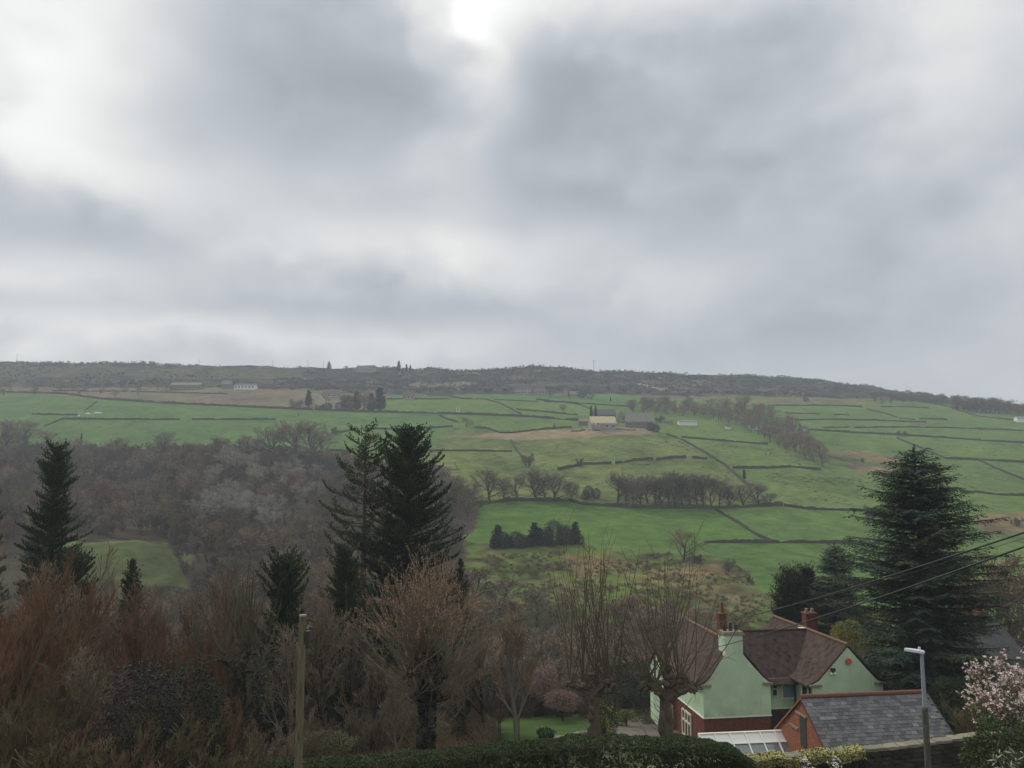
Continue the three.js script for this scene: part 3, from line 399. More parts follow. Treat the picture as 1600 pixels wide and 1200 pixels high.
{ // single far trees and bushes, each with its own place
  const R = rng(31);
  const one = (px, b, t, w, kind, m, label) => { const p = groundHit(px, b, 150), H = heightFor(p, px, t); plant(kind === 'dome' ? 'lone_tree' : 'lone_bush', kind, kind === 'dome' ? gDome : gBush, R, M.barkDark, m, label, kind === 'dome' ? 'tree' : 'bush', undefined, p, H, w); };
  one(728, 668, 650, 1.5, 'dome', M.twig, 'bare brown tree on the wall right of the goal posts');
  one(524, 679, 666, 1.3, 'bush', M.twigDark, 'small round bush at the left end of the wall behind the pines');
  one(880, 645, 629, 1.3, 'dome', M.twigGrey, 'faint lone bare tree in the field left of the farmhouse');
  one(825, 730, 706, 0.9, 'bush', M.twig, 'bare bush at the foot of the wall under the earth strip');
  one(905, 729, 713, 1.0, 'bush', M.twig, 'thin bare bush behind the broken wall in the olive field');
  one(1068, 878, 819, 1.05, 'dome', M.twig, 'large round bare tree standing below the rich green field');
  one(1090, 880, 862, 1.2, 'bush', M.twigDark, 'dark bush at the foot of the large round bare tree');
  one(1138, 893, 869, 0.8, 'bush', M.twig, 'bare bush on the bank right of the large round tree');
  one(1170, 910, 895, 0.8, 'bush', M.twigDark, 'small dark bush lowest on the bracken bank');
  one(1403, 680, 671, 1.0, 'bush', M.twigDark, 'left of two small bushes behind the long right wall');
  one(1415, 681, 672, 1.0, 'bush', M.twigDark, 'right of two small bushes behind the long right wall');
  one(1590, 822, 806, 1.2, 'bush', M.twigDark, 'bare bush in the brown patch at the right edge');
  one(1260, 628, 617, 1.2, 'bush', M.twig, 'reddish bush in the pale strip below the moor');
  one(1348, 722, 714, 0.7, 'bush', M.twigDark, 'tiny dark shrub in the bracken patch left of the spruce');
  one(1238, 1000, 878, 0.6, 'dome', M.twig, 'bare tree behind the twin topped evergreen');
  one(1362, 812, 786, 1.1, 'bush', M.twigDark, 'bush on the wall touching the left side of the spruce');
  for (const [px, b, t, l] of [[1575, 960, 858, 'tall bare tree right of the big spruce'], [1600, 965, 870, 'bare tree cut by the right edge of the view'], [1552, 955, 880, 'thin bare tree just behind the right side of the spruce']]) { const p = groundAt(px, 105), H = heightFor(p, px, t); plant('bare_tree', 'wood', gWood, R, M.barkGrey, M.twig, l, 'tree', undefined, p, H, 1.1); }
  one(568, 642, 612, 1.3, 'dome', M.twig, 'brown leafless tree among the evergreens of the left farm clump');
  one(538, 641, 615, 1.4, 'dome', M.twig, 'brown leafless tree left of the narrow evergreen in the farm clump');
  one(462, 639, 622, 1.4, 'bush', M.twigGrey, 'grey thicket left of the column shaped evergreen at the farm');
  one(500, 641, 630, 1.7, 'bush', M.twigDark, 'low dark thicket under the farm gable');
  one(955, 655, 640, 1.6, 'dome', M.twig, 'bare tree rising behind the straw coloured roof');
  one(1030, 660, 648, 1.5, 'bush', M.twigDark, 'dark thicket right of the grey barn');
  one(600, 616, 606, 1.8, 'bush', M.twigGrey, 'grey thicket on the slope above the tallest farm evergreen');
  one(690, 612, 600, 1.8, 'dome', M.twigGrey, 'hazy tree at the top of the winding wall');
  one(860, 620, 606, 1.8, 'dome', M.twigGrey, 'hazy tree between the low house and the gabled house');
  one(925, 624, 612, 1.8, 'dome', M.twigGrey, 'hazy tree right of the gabled houses');
  one(910, 622, 610, 1.8, 'bush', M.twigDark, 'dark thicket beside the pale roofed house');
  // skyline
  one(223, 573, 563, 1.6, 'dome', M.twigDark, 'left of the two flat topped trees on the left skyline');
  one(236, 573, 563, 1.6, 'dome', M.twigDark, 'right of the two flat topped trees on the left skyline');
  one(205, 573, 566, 1.2, 'dome', M.twigDark, 'small dark tree left of the flat topped pair on the skyline');
  one(541, 578, 571, 1.5, 'dome', M.twigDark, 'wind bent small tree left of the skyline house');
  [[903, 583, 575], [924, 584, 577], [939, 584, 576], [950, 584, 577], [960, 584, 578], [1043, 586, 581], [1072, 587, 580], [1092, 588, 583], [825, 577, 572], [832, 576, 572], [1400, 615, 608], [1418, 618, 608], [1447, 621, 611]].sort((p, q) => p[0] - q[0]).forEach(([px, b, t], k) => { const p = groundHit(px, b, 500); plant('skyline_tree', 'dome', gDome, R, M.barkDark, M.twigDark, `${NTH[k]} from the left of the tiny bare trees on the ridge skyline`, 'tree', 'small bare trees on the ridge skyline', p, Math.max(4, heightFor(p, px, t)), 1.4); });
}

// ------------------------------------------------------------------ evergreens
function coniferGeo(seed, o) {
  const R = rng(seed), wood = new Geo(), leaf0 = new Geo(), light = new Geo(), H = o.H, base = o.base * H; let leaf = leaf0;
  const bend = (y) => V((o.bend ?? 0) * Math.sin(y / H * 2.4), y, (o.bend ?? 0) * 0.5 * Math.sin(y / H * 3));
  const tp = []; for (let k = 0; k <= 10; k++) tp.push(bend(H * 0.985 * k / 10)); tp[0].y = -0.6; wood.path(tp, o.r, 0.03, 8);
  let y = base, w = 0;
  while (y < H * 0.975) {
    const t = (y - base) / (H - base), nb = Math.max(3, Math.round(o.nb * (1 - 0.45 * t))), off = R() * 6.283;
    for (let b = 0; b < nb; b++) {
      if (R() < (o.miss ?? 0)) continue;
      leaf = o.two && R() < o.two ? light : leaf0; const az = off + b / nb * 6.283 + (R() - 0.5) * 0.7;
      const one = o.side ? 1 - o.side * (0.5 + 0.5 * Math.cos(az - (o.sideAz ?? 0))) : 1;
      const L = o.R * o.shape(t) * (o.vary ? 1 - o.vary + 1.55 * o.vary * R() : 0.62 + 0.62 * R()) * one; if (L < 0.15) continue;
      const ca = Math.cos(az), sa = Math.sin(az), K = 7, pts = [bend(y + (R() - 0.5) * o.step)], e0 = o.e0(t) + (R() - 0.5) * 0.25, e1 = o.e1(t) + (R() - 0.5) * 0.35;
      const dirs = [];
      for (let k = 0; k < K; k++) { const e = e0 + (e1 - e0) * (k / (K - 1)) ** (o.curve ?? 1.5), d = V(ca * Math.cos(e), Math.sin(e), sa * Math.cos(e)); dirs.push(d); pts.push(pts[k].clone().addScaledVector(d, L / K)); }
      wood.path(pts, 0.02 + 0.012 * L, 0.008, 4);
      const ds = o.ds * (0.8 + 0.4 * R());
      for (let s = L * o.inner; s <= L; s += ds) {
        const f = s / L, q = Math.min(K - 1, Math.floor(f * K)), P0 = pts[q].clone().lerp(pts[q + 1], f * K - q), fw = dirs[q];
        for (const sd of [-1, 1]) {
          const sl = Math.min(o.spray * (1.1 - 0.6 * f), L * 0.6) * (0.55 + 0.8 * R());
          const d = V(fw.x * 0.65 - fw.z * sd * 0.8, fw.y * 0.6 + o.lift + (R() - 0.5) * 0.35, fw.z * 0.65 + fw.x * sd * 0.8).normalize();
          const m = Math.max(2, Math.round(sl / (o.leaf * 1.0)));
          for (let j = 0; j < m; j++) {
            const g = (j + 0.6) / m * sl, sag = o.lift * 0.6 * (g * g) / Math.max(sl, 0.2);
            const x = P0.x + d.x * g + (R() - 0.5) * 0.12, yy = P0.y + d.y * g + sag + (R() - 0.5) * 0.12, z = P0.z + d.z * g + (R() - 0.5) * 0.12;
            let ax = d.x + (R() - 0.5) * 0.9, ay = d.y + (R() - 0.5) * 0.7 + o.tuft, az2 = d.z + (R() - 0.5) * 0.9; const al = Math.hypot(ax, ay, az2); ax /= al; ay /= al; az2 /= al;
            let bx = az2 + (R() - 0.5) * 0.6, by = (R() - 0.5) * 1.2, bz = -ax + (R() - 0.5) * 0.6; const dt = ax * bx + ay * by + az2 * bz; bx -= dt * ax; by -= dt * ay; bz -= dt * az2; const bl = Math.hypot(bx, by, bz) || 1, l = o.leaf * (0.6 + 0.5 * R()), lw = o.leafW * (0.7 + 0.6 * R());
            leaf.leaf(x, yy, z, ax * l, ay * l, az2 * l, bx / bl * lw, by / bl * lw, bz / bl * lw);
          }
        }
      }
    }
    y += o.step * (0.75 + 0.5 * R()) * (1 - 0.4 * t); w++;
  }
  leaf = leaf0; for (let k = 0; k < 60; k++) { const f = R(), p = bend(H * (1 - 0.07 * f)), w2 = 0.1 + 0.7 * f; leaf.randLeaf(R, p.x + (R() - 0.5) * w2, p.y, p.z + (R() - 0.5) * w2, o.leaf * 0.8, o.leafW * 0.8); }
  return { wood: wood.build(), leaf: leaf0.build(), light: light.empty ? null : light.build() };
}
function conifer(name, label, seed, px, pyTop, d, o, m, extra = {}) {
  const top = at(px, pyTop, d), y = height(top.x, top.z), H = top.y - y;
  const g = coniferGeo(seed, { bend: 0, two: 0.3, ...o, H });
  const t = thing(name, label, 'tree', [top.x, y, top.z], extra.turn ?? 0, extra.group);
  mesh('trunk', g.wood, extra.bark ?? M.barkDark, t); mesh('crown', g.leaf, m, t); if (g.light) mesh('pale_sprays', g.light, M.spruceLight, t); return t;
}
const spruceShape = (t) => (1 - Math.exp(-(1 - t) * 3.7)) * (0.9 + 0.1 * Math.sin(t * 29)) + 0.03;
const SPRUCE = { R: 6.3, r: 0.5, base: 0.05, step: 0.5, nb: 11, shape: spruceShape, e0: (t) => -0.08 + 0.26 * t, e1: (t) => 0.08 + 0.18 * t, inner: 0.1, ds: 0.2, spray: 1.35, lift: -0.2, leaf: 0.145, leafW: 0.06, tuft: -0.12, miss: 0.1 };
conifer('big_spruce', 'huge dark spruce towering beside the green house on the right', 501, 1428, 694, 62, { ...SPRUCE, R: 6.7, vary: 0.52, miss: 0.1, step: 0.42, two: 0.16, nb: 12 }, M.spruce);
const PINE = { R: 5.4, r: 0.4, base: 0.1, step: 0.55, nb: 9, shape: (t) => Math.pow(1 - t, 0.52) * 0.95 + 0.1, e0: (t) => 0.1 + 0.45 * t, e1: (t) => 0.42 + 0.5 * t, inner: 0.2, ds: 0.15, spray: 0.75, lift: 0.25, leaf: 0.12, leafW: 0.055, tuft: 0.45, miss: 0.08 };
conifer('pine_tree', 'dense dark pine, right of the close pair in the middle', 511, 640, 668, 62, { ...PINE, R: 5.3, nb: 11, step: 0.45, vary: 0.42, curve: 2.6, e0: (t) => -0.02 + 0.5 * t }, M.pine);
conifer('pine_tree', 'sparse pine with long upturned side branches, left of the close pair', 512, 572, 666, 63, { ...PINE, R: 4.4, nb: 8, step: 0.8, inner: 0.36, miss: 0.15, curve: 3.2, shape: (t) => 0.28 + 0.75 * Math.pow(1 - t, 0.5) * sstep(0, 0.1, 1 - t), e0: (t) => -0.05 + 0.3 * t, e1: (t) => 0.75 + 0.3 * t, spray: 0.8 }, M.pineOlive, { bark: M.bark });
conifer('pine_tree', 'single dark pine with layered crown near the left edge', 513, 86, 690, 62, { ...PINE, R: 2.05, base: 0.3, nb: 10, step: 0.4, shape: (t) => (0.14 + Math.pow(Math.min(1 - t, 0.5) * 2, 0.55)) * (0.62 + 0.38 * sstep(0.02, 0.10, Math.abs(t - 0.66))), bend: 0.25, vary: 0.5, curve: 2.2, miss: 0.14 }, M.pine);
conifer('pine_tree', 'dark pine half cut by the left edge of the view', 514, -22, 716, 66, { ...PINE, R: 2.7 }, M.pine);
conifer('pointed_evergreen', 'pointed dark evergreen left of the big spruce', 515, 1303, 848, 84, { ...SPRUCE, R: 5.4, nb: 13, step: 0.42, ds: 0.2, leaf: 0.17, leafW: 0.07, shape: (t) => Math.pow(1 - t, 0.8) + 0.05 }, M.spruce);
conifer('twin_topped_evergreen', 'left stem of the dark twin topped evergreen behind the green house', 516, 1232, 888, 86, { ...SPRUCE, R: 3.3, nb: 10, step: 0.42, ds: 0.22, leaf: 0.16, leafW: 0.07, lift: 0.3, e0: () => 0.6, e1: () => 0.8, shape: (t) => Math.pow(1 - t, 0.45) }, M.cypress);
conifer('twin_topped_evergreen', 'right stem of the dark twin topped evergreen behind the green house', 517, 1258, 884, 87, { ...SPRUCE, R: 3.3, nb: 10, step: 0.42, ds: 0.22, leaf: 0.16, leafW: 0.07, lift: 0.3, e0: () => 0.6, e1: () => 0.8, shape: (t) => Math.pow(1 - t, 0.45) }, M.cypress);
const COL = { ...SPRUCE, r: 0.3, nb: 9, step: 0.4, ds: 0.18, leaf: 0.12, leafW: 0.055, lift: 0.25, tuft: 0.4, e0: () => 0.7, e1: () => 1.0, spray: 0.6, base: 0.05 };
conifer('ivy_clad_conifer', 'tall dark olive evergreen behind the telegraph pole', 521, 447, 874, 47, { ...COL, R: 3.2, shape: (t) => 0.25 + 0.75 * Math.pow(1 - t, 0.55) * (0.75 + 0.35 * Math.sin(t * 17)), miss: 0.1 }, M.cypress);
conifer('slim_evergreen', 'slim dark evergreen between the pole and the twin pines', 522, 541, 852, 54, { ...COL, R: 2.6, shape: (t) => 0.2 + Math.pow(1 - t, 0.6) * 0.8, miss: 0.15 }, M.cypress);
conifer('slim_evergreen', 'dark rounded evergreen at the foot of the left pine', 523, 118, 872, 58, { ...COL, R: 2.7, shape: (t) => 0.35 + 0.65 * Math.pow(1 - t, 0.45), base: 0.3 }, M.cypress);
conifer('slim_evergreen', 'small pointed evergreen in front of the left meadow', 524, 208, 872, 60, { ...COL, R: 2.4, shape: (t) => Math.pow(1 - t, 0.9) + 0.08, base: 0.2 }, M.cypress);
conifer('slim_evergreen', 'small evergreen right of the dense pine', 525, 720, 872, 64, { ...COL, R: 1.7, shape: (t) => Math.pow(1 - t, 0.8) + 0.08 }, M.cypress);

// far evergreens, small in the view
{
  const g1 = coniferGeo(531, { ...COL, H: 12, R: 2.6, r: 0.3, nb: 8, step: 0.7, ds: 0.5, leaf: 0.5, leafW: 0.26, shape: (t) => Math.pow(1 - t, 0.5) }), g2 = coniferGeo(532, { ...SPRUCE, H: 12, R: 3.2, r: 0.3, nb: 8, step: 0.7, ds: 0.5, leaf: 0.5, leafW: 0.26, shape: (t) => Math.pow(1 - t, 0.6) }), sb = shrubGeo(533, { rx: 4.2, ry: 6, rz: 4.2, n: 2400, leaf: 0.34, leafW: 0.2 }), g3 = { wood: sb.wood, leaf: sb.leaf };
  const far = (px, b, t, w, g, label, group, m = M.farPine) => { const p = groundHit(px, b, 150), H = heightFor(p, px, t), o = thing('far_evergreen', label, 'tree', [p.x, p.y - 0.2, p.z], px % 6, group); o.scale.set(H / 12 * w, H / 12, H / 12 * w); mesh('trunk', g.wood, M.barkDark, o); mesh('crown', g.leaf, m, o); };
  far(482, 636, 610, 1.7, g1, 'dark column shaped evergreen at the left end of the hillside farm');
  far(557, 641, 612, 1.8, g1, 'dark narrow evergreen in the farm tree clump');
  far(593, 642, 606, 2.0, g1, 'tallest dark evergreen at the right end of the farm clump');
  far(580, 642, 615, 1.9, g1, 'dark evergreen just left of the tallest one in the farm clump');
  far(545, 641, 618, 1.5, g3, 'bushy evergreen in the middle of the farm clump', undefined, M.cypress);
  far(530, 640, 628, 1.7, g3, 'low dark evergreen below the farm');
  far(512, 640, 629, 1.9, g3, 'low rounded evergreen in front of the farm gable');
  far(623, 580, 564, 1.5, g1, 'tallest of three pointed evergreens on the skyline');
  far(635, 580, 569, 1.5, g1, 'middle of three pointed evergreens on the skyline');
  far(641, 580, 570, 1.4, g1, 'rightmost of three pointed evergreens on the skyline');
  far(514, 577, 564, 1.3, g2, 'dark leaning pine alone on the skyline left of the house');
  far(924, 664, 634, 0.7, g1, 'slim dark evergreen behind the left end of the pale roof');
  far(931, 664, 634, 0.7, g1, 'slim dark evergreen behind the pale roof ridge');
  far(1006, 668, 655, 1.6, g3, 'dark round evergreen in front of the grey barn');
  far(1017, 673, 660, 1.6, g3, 'dark bush like evergreen at the right of the grey barn');
  far(1025, 675, 662, 1.4, g3, 'lowest dark evergreen right of the grey barn');
  far(866, 670, 661, 1.1, g1, 'tiny dark tree on the wall left of the farmhouse');
  far(127, 690, 676, 0.8, g1, 'small dark tree at the lower edge of the left green field');
  far(466, 651, 645, 0.8, g1, 'tiny dark tree below the wall under the left farm');
  far(954, 628, 620, 0.9, g1, 'small dark tree in the field above the farmhouse');
  far(1163, 750, 733, 1.1, g1, 'dark evergreen at the end of the tree row');
  far(1250, 674, 660, 0.9, g2, 'dark pine at the right end of the wooded belt');
  far(1231, 668, 649, 1.0, g2, 'taller dark pine near the right end of the wooded belt');
  [[771, 857, 836], [784, 856, 828], [799, 855, 836], [814, 855, 832], [829, 854, 834], [843, 853, 824], [859, 852, 822], [875, 851, 822], [892, 850, 828], [906, 850, 834], [777, 856, 820], [791, 855, 834], [806, 855, 829], [822, 854, 836], [835, 853, 816], [852, 852, 828], [866, 852, 812], [884, 850, 820], [899, 850, 815]].sort((p, q) => p[0] - q[0]).forEach(([px, b, t], k) => far(px, b, t, px % 2 ? 1.9 : 1.3, px % 2 ? g1 : g3, `${NTH[k]} from the left in the dark evergreen clump below the rich green field`, 'evergreen clump below the rich green field', M.cypress));
  [[920, 778, 758], [932, 779, 762], [915, 781, 766]].sort((p, q) => p[0] - q[0]).forEach(([px, b, t], k) => far(px, b, t, 1.2, g3, `${['left', 'middle', 'right'][k]} of three low dark shrubs in the gap of the bare tree row`, 'shrubs in the gap of the tree row', M.farPine));
}

// ------------------------------------------------------------------ buildings
function bx(w, h, d, x, y, z) { const g = new THREE.BoxGeometry(w, h, d); g.translate(x, y, z); const p = g.attributes.position, n = g.attributes.normal, u = g.attributes.uv; for (let k = 0; k < p.count; k++) { const X = p.getX(k), Y = p.getY(k), Z = p.getZ(k); if (Math.abs(n.getX(k)) > 0.5) u.setXY(k, Z, Y); else if (Math.abs(n.getY(k)) > 0.5) u.setXY(k, X, Z); else u.setXY(k, X, Y); } return g; }
function poly(pts, depth, z = 0) { const s = new THREE.Shape(pts.map(([x, y]) => new THREE.Vector2(x, y))); const g = new THREE.ExtrudeGeometry(s, { depth, bevelEnabled: false }); g.translate(0, 0, z); return g; }
// a roof slope: outline of its top as points, run along the third axis, with thickness
function slab(top, z0, z1, t = 0.12) { return poly([...top, ...top.slice().reverse().map(([x, y]) => [x, y - t])], z1 - z0, z0); }
const alongX = (g) => g.rotateY(Math.PI / 2);               // profile axis x becomes -z, run axis z becomes x
const join = (...g) => mergeGeometries(g.map((a) => (a.index ? a.toNonIndexed() : a)));
const B = {
  render: mat(0.53, 0.68, 0.475, 0.9, { map: rep(stained, 0.13), bumpMap: rep(grit, 2), bumpScale: 0.004 }),
  brick: mat(0.19, 0.076, 0.056, 0.9, { map: rep(blotch, 0.7), bumpMap: rep(grit, 3), bumpScale: 0.006 }), garageBrick: mat(0.33, 0.135, 0.085, 0.9, { map: rep(blotch, 0.7), bumpMap: rep(grit, 3), bumpScale: 0.006 }),
  tile: mat(0.105, 0.074, 0.066, 0.85, { map: rep(mossy, 0.22), bumpMap: rep(grit, 2.2), bumpScale: 0.02 }), ridge: mat(0.20, 0.13, 0.085, 0.9, { map: rep(blotch, 0.6) }),
  stone: mat(0.30, 0.27, 0.20, 0.9, { map: rep(blotch, 0.5) }), white: mat(0.74, 0.73, 0.68, 0.55), cream: mat(0.66, 0.62, 0.47, 0.6), glass: mat(0.025, 0.03, 0.035, 0.08), skyTintGlass: mat(0.16, 0.19, 0.22, 0.12), lead: mat(0.55, 0.55, 0.53, 0.7), black: mat(0.03, 0.03, 0.032, 0.6), red: mat(0.55, 0.12, 0.07, 0.5), terracotta: mat(0.20, 0.098, 0.070, 0.85, { map: rep(blotch, 0.6) }),
  darkStone: mat(0.075, 0.068, 0.058, 0.95, { map: rep(blotch, 0.8) }),
};
{
  const h = thing('green_house', 'green rendered house with red brick base and maroon tiled gable roofs', 'house', [13.58, -17.18, -58], 8 * Math.PI / 180);
  // left gable with the chimney breast rising through it
  const gA = mesh('gable_wall', poly([[0, 0], [5.05, 0], [5.05, 2.2], [4.5, 2.66], [3.8, 3.42], [3.07, 4.27], [3.07, 5.62], [1.68, 5.62], [1.68, 4.2], [1.25, 3.68], [0.55, 2.68], [0, 2.2]], 0.3, -0.3), B.render, h);
  mesh('string_course', bx(5.13, 0.07, 0.1, 2.525, -0.02, -0.02), B.white, gA);
  for (const x of [0.2, 4.85]) mesh('kneeler', bx(0.72, 0.15, 0.22, x, 2.2, 0.03), B.stone, gA);
  const ch = mesh('chimney', bx(1.45, 1.35, 0.75, 2.375, 5.1, -0.62), B.render, h);
  mesh('cap', join(bx(1.62, 0.14, 1.12, 2.375, 5.69, -0.5), bx(1.5, 0.1, 1.0, 2.375, 5.8, -0.5)), B.stone, ch);
  for (const [x, hh] of [[1.95, 0.45], [2.4, 0.55], [2.82, 0.4]]) { const p = new THREE.LatheGeometry([[0.13, 0], [0.15, 0.05], [0.12, 0.1], [0.11, hh - 0.08], [0.15, hh], [0.1, hh]].map((a) => new THREE.Vector2(...a)), 12); p.translate(x, 5.85, -0.55); mesh('chimney_pot', p, B.black, ch); }
  for (const z of [0.02]) mesh('corner_block', join(bx(0.16, 0.22, 0.2, 1.68, 5.5, z - 0.1), bx(0.16, 0.25, 0.2, 1.68, 4.35, z - 0.1)), B.white, gA);
  mesh('brick_base', join(bx(5.0, 3.4, 0.26, 2.525, -1.72, -0.18), bx(0.26, 3.4, 8.7, 0.15, -1.72, -4.66)), B.brick, h);
  mesh('side_wall', bx(0.3, 2.3, 8.6, 0.152, 1.15, -4.62), B.render, h);
  mesh('string_course', bx(0.1, 0.07, 8.7, -0.02, -0.02, -4.4), B.white, h);
  const win = (name, parts, frameMat, paneGeos, m = B.glass) => { const f = mesh(name, join(...parts), frameMat, h); for (const p of paneGeos) mesh('pane', p, m, f); return f; };
  { // tall mullioned window in the brick side
    const z0 = -4.3, z1 = -2.55, y0 = -2.35, y1 = -0.55, bars = [], panes = [];
    for (let k = 0; k <= 3; k++) bars.push(bx(0.14, y1 - y0, 0.12, -0.02, (y0 + y1) / 2, z0 + (z1 - z0) * k / 3));
    for (const y of [y0, y0 + (y1 - y0) * 0.62, y1]) bars.push(bx(0.13, 0.12, z1 - z0, -0.02, y, (z0 + z1) / 2));
    for (let k = 0; k < 3; k++) for (const [a, b] of [[y0, y0 + (y1 - y0) * 0.62], [y0 + (y1 - y0) * 0.62, y1]]) panes.push(bx(0.05, b - a - 0.1, (z1 - z0) / 3 - 0.1, 0.005, (a + b) / 2, z0 + (z1 - z0) * (k + 0.5) / 3));
    win('window', bars, B.cream, panes);
    win('window', [bx(0.14, 0.1, 0.9, -0.02, -1.0, -7), bx(0.14, 0.1, 0.9, -0.02, -2.0, -7), bx(0.13, 1, 0.1, -0.02, -1.5, -7.4), bx(0.13, 1, 0.1, -0.02, -1.5, -6.6)], B.white, [bx(0.05, 0.9, 0.72, 0.005, -1.5, -7)]);
  }
  // roofs of the left wing
  const sweepL = [[2.45, 4.98], [1.2, 3.72], [0.55, 2.86], [0.12, 2.5], [-0.38, 2.26]], sweepR = sweepL.map(([x, y]) => [4.9 - x + 0.15, y]);
  const rA = mesh('roof', slab(sweepL, -9.4, -0.05), B.tile, h); mesh('roof', slab(sweepR, -9.4, -0.05), B.tile, h);
  mesh('ridge_tiles', join(...range(-9.3, -1.2, 0.45).map((z, k) => { const g = new THREE.CylinderGeometry(0.13, 0.13, 0.44, 8, 1, false); g.rotateX(Math.PI / 2); g.translate(2.5, 4.98 + 0.008 * (k % 2), z); return g; })), B.ridge, rA);
  // cross wing to the left, with its own pale green gable
  mesh('cross_roof', alongX(slab([[6.3, 1.2], [8.4, 3.1], [10.5, 1.2]], -0.75, 2.0)), B.tile, h);
  mesh('cross_gable', alongX(poly([[6.6, -3], [10.2, -3], [10.2, 1.25], [8.4, 2.85], [6.6, 1.25]], 0.3, -0.65)), B.render, h);
  // recessed middle
  const mid = mesh('recessed_wall', bx(3.6, 2.2, 0.3, 6.65, 0.75, -2.75), B.render, h); mesh('lower_recess', bx(3.6, 3, 0.3, 6.65, -1.85, -2.72), B.darkStone, h); mesh('string_course', bx(3.2, 0.07, 0.1, 6.65, -0.34, -2.56), B.cream, mid);
  win('window', [bx(0.06, 0.9, 0.12, 6.4, 0.98, -2.57), bx(0.06, 0.9, 0.12, 6.8, 0.98, -2.57), bx(0.34, 0.06, 0.12, 6.6, 1.4, -2.57), bx(0.34, 0.06, 0.12, 6.6, 0.56, -2.57), bx(0.34, 0.06, 0.12, 6.6, 1.08, -2.57)], B.cream, [bx(0.34, 0.28, 0.04, 6.6, 1.24, -2.585), bx(0.34, 0.44, 0.04, 6.6, 0.82, -2.585)]);
  win('window', [bx(0.07, 1.04, 0.12, 7.2, 0.9, -2.57), bx(0.07, 1.04, 0.12, 8.18, 0.9, -2.57), bx(0.92, 0.07, 0.12, 7.69, 1.42, -2.57), bx(0.92, 0.08, 0.14, 7.69, 0.38, -2.56)], B.cream, [bx(0.92, 0.98, 0.04, 7.69, 0.9, -2.585)], B.skyTintGlass);  // sky reflection put into the base colour of this pane
  mesh('cross_roof', alongX(slab([[2.1, 1.56], [2.7, 1.9], [3.5, 2.62], [5.85, 4.72]], 2.5, 11.1)), B.tile, h);
  mesh('cross_roof', alongX(slab([[5.85, 4.72], [8.2, 2.6], [9.6, 1.6]], 2.5, 11.1)), B.tile, h);
  mesh('gutter', bx(3.0, 0.1, 0.12, 6.7, 1.5, -2.1), B.black, h);
  // right gable
  const gB = mesh('gable_wall', poly([[8.25, -3.2], [13.78, -3.2], [13.78, 1.95], [13.35, 2.12], [12.6, 2.9], [11.15, 4.5], [9.55, 2.92], [8.8, 2.2], [8.25, 1.95]], 0.3, -0.3), B.render, h);
  mesh('kneeler', bx(0.95, 0.14, 0.22, 8.5, 1.9, 0.03), B.stone, gB); mesh('kneeler', bx(0.95, 0.14, 0.22, 13.6, 1.9, 0.03), B.stone, gB);
  mesh('side_wall', bx(0.3, 5, 2.3, 8.4, -0.65, -1.46), B.render, h);
  win('window', [bx(0.14, 0.08, 0.95, 8.24, 1.72, -1.05), bx(0.14, 0.08, 0.95, 8.24, 0.75, -1.05), bx(0.13, 0.9, 0.1, 8.24, 1.24, -1.48), bx(0.13, 0.9, 0.1, 8.24, 1.24, -0.62)], B.cream, [bx(0.05, 0.9, 0.76, 8.25, 1.24, -1.05)]);
  mesh('downpipe', join(bx(0.1, 4.6, 0.1, 8.16, -0.6, -2.45), bx(0.1, 4.6, 0.1, 8.16, -0.6, -0.2)), B.black, h);
  const sB = [[11.15, 4.74], [9.5, 3.06], [8.75, 2.36], [8.1, 2.0], [7.85, 1.9]], sBr = sB.map(([x, y]) => [22.3 - x, y]);
  const rB = mesh('roof', slab(sB, -11.6, -0.02), B.tile, h); mesh('roof', slab(sBr, -11.6, -0.02), B.tile, h);
  mesh('ridge_tiles', join(...range(-11.5, -0.2, 0.45).map((z, k) => { const g = new THREE.CylinderGeometry(0.13, 0.13, 0.44, 8); g.rotateX(Math.PI / 2); g.translate(11.15, 4.74 + 0.008 * (k % 2), z); return g; })), B.ridge, rB);
  mesh('lead_flashing', bx(0.7, 0.05, 0.5, 10.95, 4.78, -6.1).rotateZ(0), B.lead, rB);
  mesh('ridge_tiles', join(...range(2.8, 10.9, 0.45).map((x, k) => { const g = new THREE.CylinderGeometry(0.11, 0.11, 0.44, 8); g.rotateZ(Math.PI / 2); g.translate(x, 4.7 + 0.008 * (k % 2), -5.85); return g; })), B.tile, h);
  const al = new THREE.CylinderGeometry(0.22, 0.24, 0.14, 20); al.rotateX(Math.PI / 2); al.translate(11.13, 3.55, 0.07); mesh('alarm_box', al, B.red, h);
  const fl = mesh('floodlight', join(bx(0.3, 0.22, 0.2, 9.85, 3.0, 0.12), bx(0.1, 0.1, 0.12, 9.85, 2.85, 0.06)), B.black, h); for (const x of [9.72, 9.98]) { const s = new THREE.SphereGeometry(0.09, 12, 8); s.translate(x, 2.72, 0.14); mesh('lamp_head', s, B.white, fl); }
  const c2 = mesh('brick_chimney', bx(0.95, 2.1, 0.8, 12.55, 4.5, -8.0), B.brick, h); mesh('cap', bx(1.06, 0.12, 0.92, 12.55, 5.6, -8.0), B.terracotta, c2);
  for (const x of [12.3, 12.8]) { const g = new THREE.CylinderGeometry(0.13, 0.16, 0.35, 12); g.translate(x, 5.8, -8.0); mesh('chimney_pot', g, B.stone, c2); }
  const c3 = mesh('brick_chimney', bx(0.6, 2.8, 0.6, 4.42, 4.5, -7.0), B.brick, h); mesh('cap', bx(0.7, 0.1, 0.7, 4.42, 5.93, -7.0), B.terracotta, c3); { const g = new THREE.CylinderGeometry(0.11, 0.14, 0.85, 12); g.translate(4.5, 6.38, -7.0); mesh('chimney_pot', g, B.terracotta, c3); }
}
